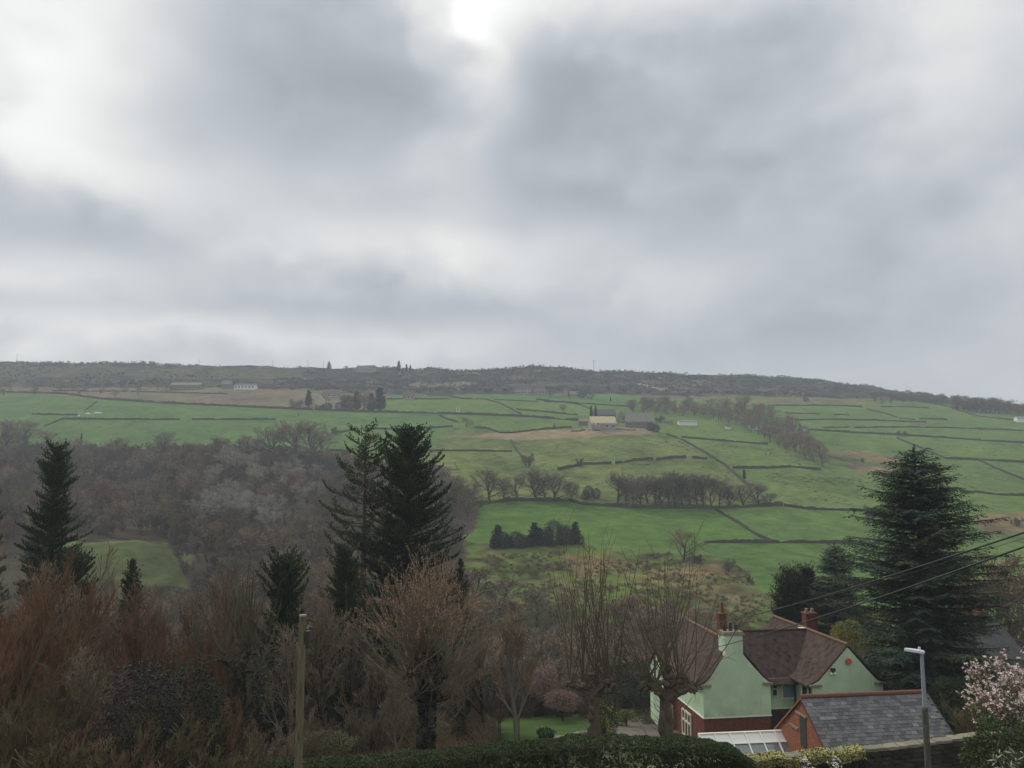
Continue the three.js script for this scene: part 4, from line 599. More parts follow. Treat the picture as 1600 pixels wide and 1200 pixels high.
{ // slate roofed garage in front of the house
  const O = at(1280, 1160, 46), gr = thing('slate_garage', 'orange brick garage with grey slate roof in front of the green house', 'garage', [O.x, O.y, O.z], 8 * Math.PI / 180), R = rng(71);
  const L = 8.0, rise = 1.88, zr = -1.95, run = 3.85;
  // alongX maps profile x to -z: gable outline on x
  const wall = mesh('gable_wall', alongX(poly([[-1.75, -4], [5.6, -4], [5.6, -1.15], [1.95, rise - 0.12], [-1.75, -1.15]], 0.3, 0.08)), B.garageBrick, gr);
  mesh('side_wall', bx(L - 0.2, 3, 0.3, L / 2, -2.7, 1.6), B.garageBrick, gr);
  const op = mesh('doorway', bx(0.1, 1.7, 0.72, 0.1, -0.02, -1.9), B.black, gr); mesh('lintel', bx(0.12, 0.12, 1.25, 0.07, 0.9, -2.1), B.stone, gr); mesh('lintel', bx(0.12, 0.14, 1.0, 0.07, -0.05, -3.0), B.stone, gr);
  const a = Math.atan2(rise + 1.2, run);
  mesh('roof_deck', alongX(slab([[-1.95, -1.23], [1.95, rise - 0.05], [5.85, -1.23]], -0.02, L + 0.15, 0.1)), B.black, gr);
  const sg = [0, 1].map(() => { const g = new THREE.BoxGeometry(0.332, 0.022, 0.34); return g; });
  const sm = [0, 1, 2, 3, 4].map((k) => mat(0.150 + 0.034 * (k - 2), 0.152 + 0.033 * (k - 2), 0.160 + 0.032 * (k - 2), 0.6 + 0.05 * k, { map: rep(mossy, 0.9 + 0.2 * k), bumpMap: rep(grit, 2), bumpScale: 0.006 }));
  const pale = mat(0.23, 0.235, 0.23, 0.75, { map: rep(blotch, 1) });
  const courses = 21, per = 23, sl = Math.hypot(run, rise + 1.2), gap = (sl - 0.12) / courses, hidden = [];
  for (let c = 0; c < courses; c++) for (let k = 0; k < per; k++) {
    const u = 0.14 + (c + 0.5) * gap, x = clamp((k + 0.5 - (c % 2) * 0.5) * L / per + (R() - 0.5) * 0.012, 0.15, L - 0.02), y = rise + 0.05 - u * Math.sin(a) + R() * 0.008, z = zr + u * Math.cos(a), rx = a - 0.05 + (R() - 0.5) * 0.02;
    if (c > 12) { hidden.push(sg[0].clone().rotateX(rx).translate(x, y, z)); continue; }          // below the wall top: joined
    const m = mesh('slate', sg[0], R() < 0.05 ? pale : sm[Math.floor(R() * 5)], gr); m.position.set(x, y, z); m.rotation.x = rx; m.rotation.y = (R() - 0.5) * 0.012;
  }
  mesh('lower_slates', join(...hidden), sm[2], gr).userData.kind = 'stuff';
  for (let k = 0; k < 18; k++) { const g = new THREE.CylinderGeometry(0.15, 0.15, L / 18 - 0.015, 10, 1, false, 0, Math.PI * 2); g.rotateZ(Math.PI / 2); const m = mesh('ridge_tile', g, B.terracotta, gr); m.position.set((k + 0.5) * L / 18, rise + 0.03 + R() * 0.012, zr); }
  mesh('verge', join(...[0, 1].map((s) => { const g = new THREE.BoxGeometry(0.06, 0.1, sl); g.rotateX(s ? -a : a); g.translate(s ? 0.0 : 0.02, rise - 0.12 - (rise + 1.2) / 2 + 0.06, zr + (s ? -1 : 1) * run / 2); return g; })), B.garageBrick, gr);
}
{ // white framed lean-to glasshouse
  const O = at(1092, 1148, 50), gh = thing('glasshouse', 'white framed glasshouse roof between the hedge and the green house', 'glasshouse', [O.x, O.y, O.z], 7 * Math.PI / 180), L = 5.75, n = 6, a = 0.62;
  const onSlope = (g, u, lift = 0) => { g.rotateX(a); g.translate(0, -u * Math.sin(a) + lift * Math.cos(a), u * Math.cos(a) + lift * Math.sin(a)); return g; };
  const S = 2.7, s1 = 0.75;
  mesh('ridge_beam', bx(L + 0.1, 0.12, 0.14, L / 2, 0.02, 0), B.white, gh); mesh('mid_rail', onSlope(bx(L, 0.06, 0.07, L / 2, 0, 0), s1, 0.05), B.white, gh);
  mesh('back_wall', bx(L, 2.6, 0.12, L / 2, -1.3, -0.12), B.white, gh); mesh('end_wall', join(bx(0.08, 1.6, S * Math.cos(a), 0.0, -2.3, S * Math.cos(a) / 2), bx(0.08, 1.6, S * Math.cos(a), L, -2.3, S * Math.cos(a) / 2)), B.white, gh);
  for (let k = 0; k <= n; k++) mesh('glazing_bar', onSlope(bx(0.07, 0.07, S, L * k / n, 0, 0), S / 2, 0.05), B.white, gh);
  const clear = new THREE.MeshPhysicalMaterial({ color: rgb(0.75, 0.8, 0.82), roughness: 0.08, transmission: 0.85, thickness: 0 }), frosted = mat(0.70, 0.71, 0.68, 0.4);
  for (let k = 0; k < n; k++) { mesh('upper_panel', onSlope(bx(L / n - 0.08, 0.015, s1 - 0.08, L * (k + 0.5) / n, 0, 0), s1 / 2), frosted, gh); mesh('pane', onSlope(bx(L / n - 0.08, 0.012, S - s1 - 0.08, L * (k + 0.5) / n, 0, 0), (S + s1) / 2), k === 1 ? frosted : clear, gh); }
  mesh('bench', bx(L - 0.3, 0.06, 1.0, L / 2, -2.2, 0.8), B.darkStone, gh);
}
{ // neighbour half hidden by the spruce
  const p = groundAt(1555, 78), y = at(1500, 1072, 78).y, t = thing('grey_roofed_house', 'white walled house with grey roof half hidden behind the big spruce', 'house', [p.x, y, p.z], 0.35);
  mesh('wall', join(bx(9, 2.2, 6, 0, 1.0, -3)), B.white, t); mesh('brick_base', bx(9.1, 2.6, 6.1, 0, -1.35, -3), B.brick, t);
  const rm = mat(0.105, 0.102, 0.105, 0.8, { map: rep(blotch, 0.5) });
  mesh('roof', alongX(slab([[-0.6, 1.7], [3, 5.1], [6.6, 1.7]], -5, 5, 0.15)), rm, t);
  const c = mesh('chimney', bx(0.9, 2.2, 0.9, 2.2, 5.3, -3), B.terracotta, t); mesh('chimney_pot', new THREE.CylinderGeometry(0.14, 0.17, 0.5, 10).translate(2.2, 6.6, -3), B.terracotta, c);
  for (const x of [-2.8, 0.2, 3]) { const f = mesh('window', join(bx(1.3, 0.08, 0.1, x, 1.55, 0.03), bx(1.3, 0.08, 0.1, x, 0.45, 0.03), bx(0.08, 1.1, 0.1, x - 0.62, 1, 0.03), bx(0.08, 1.1, 0.1, x + 0.62, 1, 0.03)), B.cream, t); mesh('pane', bx(1.2, 1.05, 0.04, x, 1, 0.01), B.glass, f); }
}
// far houses: box walls, pitched roof along x, windows and chimneys
const FM = { stone: mat(0.21, 0.19, 0.165, 0.95, { map: rep(blotch, 0.2) }), paleStone: mat(0.36, 0.33, 0.28, 0.95, { map: rep(blotch, 0.2) }), white: mat(0.72, 0.71, 0.68, 0.8), slate: mat(0.135, 0.135, 0.14, 0.8, { map: rep(blotch, 0.2) }), brown: mat(0.17, 0.12, 0.10, 0.85, { map: rep(blotch, 0.2) }), cream: mat(0.66, 0.57, 0.36, 0.8, { map: rep(blotch, 0.2) }), greyRoof: mat(0.26, 0.245, 0.22, 0.85, { map: rep(blotch, 0.15) }), glass: mat(0.03, 0.034, 0.04, 0.15) };
function farHouse(name, label, category, px, pyBase, pxWide, pyEave, pyRidge, o = {}) {
  const p = groundHit(px, pyBase, 150), d = -p.z, s = d / F, W = pxWide * s, eave = (pyBase - pyEave) * s, ridge = (pyBase - pyRidge) * s, D = o.deep ?? Math.min(W * 0.7, 9), h = thing(name, label, category, [p.x, p.y - 0.3, p.z], o.turn ?? 0);
  mesh('wall', join(bx(W, eave + 1.5, D, 0, eave / 2 - 0.45, 0), alongX(poly([[-D / 2, eave], [D / 2, eave], [0, ridge - 0.1]], 0.3, -W / 2 + 0.01)), alongX(poly([[-D / 2, eave], [D / 2, eave], [0, ridge - 0.1]], 0.3, W / 2 - 0.31))), o.wall ?? FM.stone, h);
  const rf = mesh('roof', alongX(slab([[-D / 2 - 0.3, eave - 0.1], [0, ridge + 0.1], [D / 2 + 0.3, eave - 0.1]], -W / 2 - 0.15, W / 2 + 0.15, 0.18)), o.roof ?? FM.slate, h);
  for (const c of o.chimneys ?? []) mesh('chimney', bx(0.9, 1.6, 0.8, c * W / 2, ridge + 0.6, 0), o.wall ?? FM.stone, rf);
  const n = o.windows ?? 0, rows = o.rows ?? 1;
  for (let r = 0; r < rows; r++) for (let k = 0; k < n; k++) { const x = -W / 2 + W * (k + 0.5) / n, y = eave * (r + 0.55) / rows, ww = Math.min(1.4, W / n * 0.5), hh = Math.min(1.5, eave / rows * 0.5); const f = mesh('window', join(bx(ww + 0.2, 0.14, 0.1, x, y + hh / 2, D / 2 + 0.03), bx(ww + 0.2, 0.14, 0.12, x, y - hh / 2, D / 2 + 0.03)), FM.white, h); mesh('pane', bx(ww, hh, 0.06, x, y, D / 2 + 0.01), FM.glass, f); }
  return h;
}
const fh = farHouse('pale_farmhouse', 'new farmhouse with straw coloured roof in the middle of the far hillside', 'house', 941, 671, 40, 661, 650, { wall: FM.paleStone, roof: FM.cream, windows: 4, turn: 0.12 });
{ const g = fh; mesh('porch', alongX(poly([[-2, 0], [2, 0], [2, 2.3], [0, 4.2], [-2, 2.3]], 3.4, -1.7)).rotateY(Math.PI / 2).translate(-4.2, 0, 4.6), FM.paleStone, g); mesh('porch_roof', slab([[-2.5, 1.9], [0, 4.5], [2.5, 1.9]], -1.2, 5.2, 0.18).translate(-4.2, 0, 1.4), FM.cream, g); }
farHouse('stone_barn', 'long grey stone roofed barn right of the straw roofed farmhouse', 'barn', 998, 667, 42, 659, 645, { wall: FM.stone, roof: FM.greyRoof, windows: 3, turn: -0.1 });
farHouse('old_farmhouse', 'old brown farmhouse behind the gap between farmhouse and barn', 'house', 978, 660, 20, 652, 645, { wall: FM.stone, roof: FM.brown, windows: 2, chimneys: [-0.8], turn: 0.3 });
farHouse('dark_shed', 'dark roofed shed behind the straw coloured roof', 'shed', 944, 657, 34, 648, 639, { wall: FM.stone, roof: FM.slate });
farHouse('small_shed', 'low stone shed left of the straw roofed farmhouse', 'shed', 912, 664, 16, 658, 654, { wall: FM.stone, roof: FM.greyRoof });
farHouse('white_shed', 'long low whitish shed right of the farm', 'shed', 1074, 664, 29, 658, 656, { wall: FM.white, roof: FM.greyRoof, deep: 4 });
farHouse('brown_hut', 'low brown hut between barn and whitish shed', 'shed', 1043, 663, 16, 659, 656, { wall: FM.paleStone, roof: FM.brown, deep: 4 });
farHouse('white_cottage', 'white cottage among bare trees right of the wooded belt', 'house', 1180, 671, 16, 664, 658, { wall: FM.white, roof: FM.slate, windows: 2, turn: 0.2 });
farHouse('white_cottage', 'tiny white cottage left of the other white cottage in the belt', 'house', 1138, 670, 8, 666, 663, { wall: FM.white, roof: FM.slate });
farHouse('white_cottage', 'tiny white gable at the right end of the wooded belt', 'house', 1257, 673, 8, 669, 665, { wall: FM.white, roof: FM.slate });
farHouse('tall_house', 'tall stone house under the moor, left of its neighbour', 'house', 811, 616, 14, 606, 600, { wall: FM.paleStone, roof: FM.slate, windows: 3, rows: 2, chimneys: [-0.8, 0.8] });
farHouse('tall_house', 'tall stone house under the moor with a gable to the right', 'house', 824, 616, 12, 605, 600, { wall: FM.paleStone, roof: FM.slate, windows: 2, rows: 2, chimneys: [0.7] });
farHouse('low_house', 'low house with a white end right of the two tall houses', 'house', 843, 616, 18, 611, 606, { wall: FM.paleStone, roof: FM.slate, windows: 3 });
farHouse('gabled_house', 'pale gabled house under the moor in the centre', 'house', 885, 619, 12, 613, 607, { wall: FM.paleStone, roof: FM.brown, windows: 2, turn: 1.2 });
farHouse('gabled_house', 'pale roofed house just right of the central gabled house', 'house', 897, 620, 14, 616, 611, { wall: FM.paleStone, roof: FM.greyRoof, windows: 2 });
farHouse('skyline_house', 'long house with end chimney standing on the skyline', 'house', 572, 581, 30, 575, 570.5, { wall: FM.paleStone, roof: FM.slate, windows: 4, chimneys: [-0.95], turn: -0.25 });
farHouse('roadside_house', 'pale cottage with dark roof left of the goal posts field', 'house', 639, 624, 18, 618, 612, { wall: FM.paleStone, roof: FM.brown, windows: 3, chimneys: [-0.8] });
farHouse('hillside_farm', 'brown roofed farmhouse in the evergreen clump on the left', 'house', 520, 622, 30, 615, 608, { wall: FM.paleStone, roof: FM.brown, windows: 4 });
farHouse('hillside_bungalow', 'bungalow with pale gable below the brown roofed farmhouse', 'house', 505, 632, 22, 625, 616, { wall: FM.cream, roof: FM.brown, windows: 2, turn: 1.4 });
farHouse('terrace', 'long pale terrace in the hazy scrub on the left', 'house', 292, 609, 48, 602, 597, { wall: FM.stone, roof: FM.greyRoof, windows: 6, chimneys: [-0.9, 0, 0.9] });
farHouse('white_bungalow', 'white bungalow with dark roof right of the hazy terrace', 'house', 384, 608, 32, 603, 599, { wall: FM.white, roof: FM.slate, windows: 6 });
farHouse('grey_house', 'faint grey house between the terrace and the white bungalow', 'house', 355, 607, 15, 600, 594, { wall: FM.stone, roof: FM.greyRoof, windows: 2 });
farHouse('edge_cottage', 'white cottage at the far right edge below the hilltop wood', 'house', 1594, 659, 14, 653, 650, { wall: FM.white, roof: FM.greyRoof });

// ------------------------------------------------------------------ street furniture and cables
{
  const p = at(473, 963, 20), y = height(p.x, p.z), H = p.y - y, t = thing('telegraph_pole', 'weathered wooden telegraph pole with greenish top in the left foreground', 'pole', [p.x, y, p.z]);
  const pole = new THREE.CylinderGeometry(0.085, 0.11, H + 0.4, 16, 24); pole.translate(0, H / 2 - 0.2, 0); { const a = pole.attributes.position; for (let k = 0; k < a.count; k++) { const n = 1 + 0.05 * (fbm(a.getX(k) * 30, a.getY(k) * 0.7, 2) - 0.5); a.setX(k, a.getX(k) * n); a.setZ(k, a.getZ(k) * n); } }
  mesh('post', pole, mat(0.20, 0.185, 0.115, 0.95, { map: rep(streaky, 1, 3), bumpMap: rep(streaky, 2, 3), bumpScale: 0.012 }), t);
  mesh('cap', new THREE.CylinderGeometry(0.088, 0.092, 0.04, 16).translate(0, H + 0.02, 0), B.stone, t);
  mesh('junction_box', join(bx(0.1, 0.3, 0.14, 0.14, H - 0.5, 0), bx(0.06, 0.06, 0.06, 0.2, H - 0.28, 0)), B.black, t);
  for (const z of [-0.06, 0.06]) mesh('insulator', new THREE.CylinderGeometry(0.02, 0.026, 0.06, 10).translate(0.14, H - 0.26, z), B.stone, t);
}
{
  const p = at(1440, 1020, 24), y = height(p.x, p.z), H = p.y - y, t = thing('street_lamp', 'grey street lamp column with flat white head on the right', 'street lamp', [p.x, y, p.z]);
  const low = at(1446, 1107, 24).y - y;
  const galv = mat(0.36, 0.39, 0.44, 0.5, { metalness: 0.25, map: rep(weather, 1, 4) }), base = mat(0.135, 0.135, 0.11, 0.8, { map: rep(streaky, 1, 3) });
  mesh('lower_column', new THREE.CylinderGeometry(0.085, 0.09, low + 0.3, 20).translate(0, low / 2 - 0.15, 0), base, t);
  mesh('collar', new THREE.CylinderGeometry(0.062, 0.088, 0.05, 20).translate(0, low + 0.025, 0), base, t);
  mesh('upper_column', new THREE.CylinderGeometry(0.05, 0.062, H - low, 20).translate(0, (H + low) / 2, 0), galv, t);
  const s = new THREE.Shape(); s.moveTo(-0.02, -0.075); s.quadraticCurveTo(-0.4, -0.10, -0.56, -0.02); s.quadraticCurveTo(-0.4, 0.11, 0, 0.095); s.quadraticCurveTo(0.09, 0.0, -0.02, -0.075);
  const hd = new THREE.ExtrudeGeometry(s, { depth: 0.045, bevelEnabled: true, bevelSize: 0.025, bevelThickness: 0.025, bevelSegments: 3 }); hd.rotateX(-Math.PI / 2); hd.rotateZ(-0.16); hd.rotateY(0.12); hd.translate(0.02, H - 0.0, 0);
  const head = mesh('lamp_head', hd, mat(0.72, 0.74, 0.78, 0.4), t);
  mesh('light_sensor', new THREE.CylinderGeometry(0.035, 0.04, 0.09, 12).translate(-0.06, H + 0.12, 0), mat(0.5, 0.52, 0.56, 0.5), head);
  mesh('access_door', bx(0.09, 0.5, 0.02, 0, 0.9, 0.085), base, t);
}
function cable(label, a, b, sag, r) { const pts = []; for (let k = 0; k <= 40; k++) { const f = k / 40, q = a.clone().lerp(b, f); q.y -= sag * 4 * f * (1 - f); pts.push(q); } const g = new THREE.TubeGeometry(new THREE.CatmullRomCurve3(pts), 80, r, 6); return tag(mesh('overhead_cable', g, B.black), label, 'cable', 'overhead cables'); }
cable('upper of the two overhead cables coming in from the right', at(1690, 802, 14), at(1062, 982, 60), 0.35, 0.019);
cable('lower of the two overhead cables coming in from the right', at(1690, 822, 13), at(1022, 1027, 66), 0.45, 0.019);
{ const p = at(473, 963, 20); cable('thin wire dropping right from the telegraph pole', V(p.x + 0.2, p.y - 0.3, p.z), at(1022, 1040, 66), 2.0, 0.006); }
{ // third thin wire higher up
  cable('faint third wire above the twin cables', at(1690, 812, 24), at(1140, 965, 64), 0.3, 0.008);
}

// ------------------------------------------------------------------ pollards and other near trees
function pollard(label, seed, px, pyTop, d, o) {
  const R = rng(seed), top = at(px, pyTop, d), y = height(top.x, top.z), H = top.y - y, wood = new Geo(), shoots = new Geo(), tips = [];
  const lift = (py) => at(px, py, d).y - y, k = d / F, heads = o.heads.map(([hx, hy, r]) => ({ c: V((hx - px) * k, lift(hy), (R() - 0.5) * (o.deep ?? 0.9)), r }));
  const fork = V((o.forkX ?? 0) * k, lift(o.fork), 0);
  const trunk = []; for (let j = 0; j <= 6; j++) { const f = j / 6; trunk.push(V(fork.x * f + Math.sin(f * 5 + seed) * 0.06, -0.5 + (fork.y + 0.5) * f, Math.cos(f * 4 + seed) * 0.05)); }
  for (let j = 0; j < 6; j++) wood.tube(trunk[j], trunk[j + 1], o.r * (1.25 - 0.09 * j), o.r * (1.16 - 0.09 * j), 11);
  for (let j = 0; j < 16; j++) { const f = 0.06 + 0.9 * R(), a = R() * 6.283, rr = o.r * (1.25 - 0.5 * f), c = V(fork.x * f + Math.cos(a) * rr * 0.75, fork.y * f, Math.sin(a) * rr * 0.75); wood.blob(R, c, rr * 0.55, rr * (0.6 + 0.9 * R()), rr * 0.55, 1); }
  for (let j = 0; j < (o.suckers ?? 26); j++) { const f = 0.25 + 0.75 * R(), a = R() * 6.283, e = V(Math.cos(a), 0.55 + 0.6 * R(), Math.sin(a)).normalize(), s = V(fork.x * f, fork.y * f, 0).addScaledVector(V(Math.cos(a), 0, Math.sin(a)), o.r * 0.9), l = 0.5 + (o.suck ?? 1.3) * R(), m1 = s.clone().addScaledVector(e, l * 0.5), m2 = m1.clone().addScaledVector(e.clone().add(V(0, 0.5, 0)).normalize(), l * 0.5); shoots.path([s, m1, m2], o.tw * 0.6, o.tw * 0.3, 3); shoots.tube(m1, m1.clone().addScaledVector(tilt(e, 0.7, R), l * 0.35), o.tw * 0.4, o.tw * 0.25, 3); }
  for (const h of heads) { const mid = fork.clone().lerp(h.c, 0.5); mid.y += 0.06; mid.x += (R() - 0.5) * 0.2; mid.z += (R() - 0.5) * 0.2; for (let j = 0; j < 3; j++) wood.blob(R, fork.clone().lerp(h.c, 0.2 + 0.6 * R()), o.r * 0.5, o.r * 0.45, o.r * 0.5, 1); wood.path([fork.clone().setY(fork.y - 0.15), mid, h.c], o.r * 0.55, h.r * 0.55, 8); for (let j = 0; j < 12; j++) wood.blob(R, h.c.clone().add(rndDir(R).multiplyScalar(h.r * (0.4 + 0.7 * R()))).add(V(0, -h.r * 0.2, 0)), h.r * (0.35 + 0.35 * R()), h.r * (0.3 + 0.3 * R()), h.r * (0.35 + 0.35 * R()), 2);
    for (let j = 0; j < (o.tangle ?? 34); j++) { const e = rndDir(R); e.y = e.y * 0.6 + 0.2; e.normalize(); const s = h.c.clone().addScaledVector(e, h.r * 0.7), l = 0.25 + 0.8 * R() * R() + 0.2 * R(), m1 = s.clone().addScaledVector(e, l * 0.5), m2 = m1.clone().addScaledVector(tilt(e, 0.5, R), l * 0.5); shoots.path([s, m1, m2], o.tw * 0.7, o.tw * 0.3, 3); } }
  const total = heads.reduce((s, h) => s + h.r, 0);
  for (const h of heads) for (let j = 0; j < Math.round(o.shoots * h.r / total); j++) {
    const az = R() * 6.283, lean = o.lean * Math.pow(R(), o.leanPow ?? 0.7), d0 = V(Math.cos(az) * Math.sin(lean), Math.cos(lean), Math.sin(az) * Math.sin(lean));
    const reach = (0.78 + 0.3 * R()) * (H - h.c.y) * (0.42 + 0.58 * Math.pow(R(), o.even ?? 0.6)) * (1 - 0.28 * (lean / 1.6)), pts = [h.c.clone().addScaledVector(d0, h.r * 0.5)]; let e = d0.clone(), q = pts[0]; const S = 6;
    for (let s = 0; s < S; s++) { e = e.clone().add(rndDir(R).multiplyScalar(0.07)); e.y += o.up; e.normalize(); q = q.clone().addScaledVector(e, reach / S); pts.push(q);
      if (s > 0 && R() < o.side) { const sd = tilt(e, 0.5 + 0.3 * R(), R), l = reach * (0.1 + 0.16 * R()); const m1 = q.clone().addScaledVector(sd, l * 0.5), m2 = m1.clone().addScaledVector(sd.clone().add(V(0, 0.35, 0)).normalize(), l * 0.5); shoots.path([q, m1, m2], o.tw * 0.55, o.tw * 0.3, 3); tips.push(m2);
        if (R() < 0.6) { const s2 = tilt(sd, 0.6, R); const t2 = m1.clone().addScaledVector(s2, l * 0.45); shoots.tube(m1, t2, o.tw * 0.4, o.tw * 0.25, 3); tips.push(t2); } } }
    shoots.path(pts, o.tw * (1 + 0.8 * R()), o.tw * 0.35, 3); tips.push(q);
  }
  const t = thing('pollarded_tree', label, 'tree', [top.x, y, top.z]); mesh('trunk', wood.build(), o.bark, t);
  if (o.ivy) { const g = new Geo(); for (let j = 0; j < o.ivy; j++) { const f = Math.pow(R(), 0.8), a = R() * 6.283, n = fbm(a * 1.3 + seed, f * 5, 3); if (n < 0.42) continue; const rr = o.r * (1.28 - 0.45 * f) + 0.16 * R() * n; g.randLeaf(R, fork.x * f + Math.cos(a) * rr, fork.y * f * 1.05, Math.sin(a) * rr, 0.05, 0.04); } mesh('ivy', g.build(), M.darkLeaf, t); }
  mesh('shoots', shoots.build(), o.twig, t);
  if (o.bud) { const b = new Geo(); for (const q of tips) if (q.y > H * 0.66 || R() < 0.12) for (let j = 0; j < o.buds; j++) b.randLeaf(R, q.x + (R() - 0.5) * 0.05, q.y - j * 0.055 + (R() - 0.5) * 0.04, q.z + (R() - 0.5) * 0.05, 0.045, 0.022); mesh('buds', b.build(), o.bud, t); }
  return t;
}
pollard('big pollarded tree with dense reddish budded shoots in the middle foreground', 601, 670, 862, 36, { heads: [[668, 1020, 0.55], [690, 1050, 0.35], [650, 1040, 0.3], [676, 985, 0.3], [655, 1085, 0.25], [690, 1090, 0.22]], fork: 1060, r: 0.34, shoots: 400, suckers: 150, suck: 2.6, ivy: 5200, lean: 1.25, leanPow: 0.7, up: 0.075, side: 0.5, tw: 0.0145, even: 0.55, bark: M.barkDark, twig: M.shoot, bud: M.redBud, buds: 4, deep: 0.8 });
pollard('pollarded tree with tall thin shoots, left of the pair by the drive', 602, 925, 822, 45, { heads: [[910, 1070, 0.34], [945, 1066, 0.36], [928, 1056, 0.32], [890, 1072, 0.22], [958, 1074, 0.2]], fork: 1085, r: 0.3, shoots: 46, lean: 0.7, leanPow: 1.0, up: 0.16, side: 0.42, tw: 0.025, even: 0.3, bark: M.bark, twig: M.twigDark });
pollard('pollarded tree with tall thin shoots directly left of the green house', 603, 1035, 848, 43, { heads: [[1018, 1066, 0.36], [1056, 1068, 0.38], [1038, 1062, 0.34], [1002, 1064, 0.24], [1074, 1072, 0.22]], fork: 1090, r: 0.36, shoots: 58, lean: 0.95, leanPow: 0.9, up: 0.15, side: 0.42, tw: 0.024, even: 0.3, bark: M.bark, twig: M.twigDark });
pollard('gnarled pollarded tree with a few long shoots left of the telegraph pole', 604, 378, 868, 36, { heads: [[388, 1015, 0.3], [358, 1030, 0.26], [380, 1034, 0.26], [408, 1052, 0.2]], fork: 1046, r: 0.32, shoots: 34, suckers: 40, ivy: 3000, lean: 0.7, leanPow: 0.9, up: 0.1, side: 0.7, tw: 0.026, even: 0.5, bark: M.barkDark, twig: M.barkGreen });
{
  const R = rng(641);
  const NEAR1 = { ...DOME, n: [9, 6, 6, 5], tip: 0.012, r: 0.16, trunk: 4.5, ang: [0.6, 0.55, 0.6, 0.6], up: [0.08, 0.22, 0.18, 0.1], ratio: [0.6, 0.5, 0.5, 0.5], woodLevels: 2 };
  const gThin = [1, 2].map((s) => bareGeo(640 + s, NEAR1));
  const near = (name, g, wm, tm, label, px, pyTop, d, wide, group) => { const top = at(px, pyTop, d), y = height(top.x, top.z); return treeThing(name, g, wm, tm, label, 'tree', V(top.x, y, top.z), top.y - y, group, px % 6, wide); };
  near('young_tree', gThin[0], M.barkGrey, M.twig, 'thin young leafless tree on the lawn behind the hedge', 806, 948, 52, 0.9);
  // willows and birches on the left: many stems, fine upright twigs
  const WILLOW = { n: [9, 7, 6], stems: 9, splay: 0.42, trunk: 6.5, r: 0.085, bole: 0.15, wig: [0.10, 0.14, 0.16, 0.18], up: [0.06, 0.16, 0.14, 0.1], ang: [0.42, 0.42, 0.45], ratio: [0.42, 0.45, 0.5], tip: 0.010, woodLevels: 1 };
  const gWil = [1, 2, 3].map((s) => bareGeo(650 + s, { ...WILLOW, lean: s === 3 ? [0.25, 0, 0] : [0, 0, 0] }));
  const LOW = { ...WILLOW, n: [10, 7, 5], stems: 12, splay: 0.8, trunk: 2.6, r: 0.035, tip: 0.008 }; const gLow = [1, 2, 3].map((s) => bareGeo(660 + s, LOW));
  const wl = [
    [20, 832, 36, 1.0, 0, M.bark, M.twigOrange, 'orange twigged willow at the left edge'], [75, 862, 34, 1.0, 2, M.bark, M.twigOrange, 'orange willow leaning right near the left edge'], [-30, 845, 31, 1.1, 1, M.bark, M.twigOrange, 'orange willow cut by the left edge'],
    [128, 985, 33, 1.1, 1, M.bark, M.twigRed, 'lower red brown willow beside the left pine foot'], [252, 880, 42, 0.95, 0, M.barkDark, M.twigRed, 'rosy brown willow in front of the left meadow'], [300, 900, 40, 0.85, 1, M.barkDark, M.twigRed, 'rosy brown willow right of its taller neighbour'], [205, 935, 43, 0.9, 2, M.barkPale, M.twigRed, 'rosy willow with pale stems behind the thicket'],
    [318, 968, 37, 0.8, 0, M.bark, M.twigOrange, 'rusty willow left of the gnarled pollard'], [168, 1010, 36, 1.1, 2, M.barkGreen, M.twigOlive, 'olive twigged willow in the lower left thicket'], [40, 1000, 28, 1.1, 1, M.barkGreen, M.twigOlive, 'olive brown willow at the lower left corner'], [330, 1060, 32, 1.1, 1, M.bark, M.twigOrange, 'rusty low willow beside the gnarled trunk'],
  ];
  for (const [px, t, d, w, k, wm, tm, label] of wl) near('willow', gWil[k], wm, tm, label, px, t, d, w);
  const gr = [[495, 905, 47, 0.9, 'grey leafless tree just right of the telegraph pole'], [520, 925, 43, 1.0, 'grey leafless tree between the pole and the big pollard'], [560, 955, 50, 1.0, 'grey leafless tree behind the left side of the big pollard'], [350, 880, 55, 0.9, 'grey leafless tree behind the gnarled pollard'], [400, 900, 57, 0.9, 'grey leafless tree left of the olive evergreen'], [760, 960, 60, 1.0, 'brown leafless tree right of the big pollard'], [730, 1000, 55, 1.0, 'brown low leafless tree beside the big pollard'], [590, 1010, 44, 1.0, 'low leafless tree at the left foot of the big pollard']];
  for (const [px, t, d, w, label] of gr) near('bare_tree', gThin[px % 2], M.barkDark, px > 700 ? M.twig : M.twigPurple, label, px, t, d, w);
  for (const [px, t, d, w, k, label] of [[60, 868, 39, 0.9, 0, 'leafless tree with visible limbs behind the orange willows'], [160, 905, 45, 0.9, 1, 'leafless tree with visible limbs right of the left pine'], [262, 905, 46, 0.9, 0, 'leafless forked tree among the rosy willows'], [318, 930, 41, 0.8, 1, 'slender leafless tree left of the gnarled pollard'], [120, 1000, 31, 0.9, 0, 'small leafless tree in the lower left thicket'], [455, 960, 38, 0.9, 1, 'leafless tree just behind the telegraph pole'], [620, 1030, 40, 0.8, 0, 'small leafless tree close to the big pollard']]) near('bare_tree', gThin[k], M.barkGrey, M.twigGrey, label, px, t, d, w);
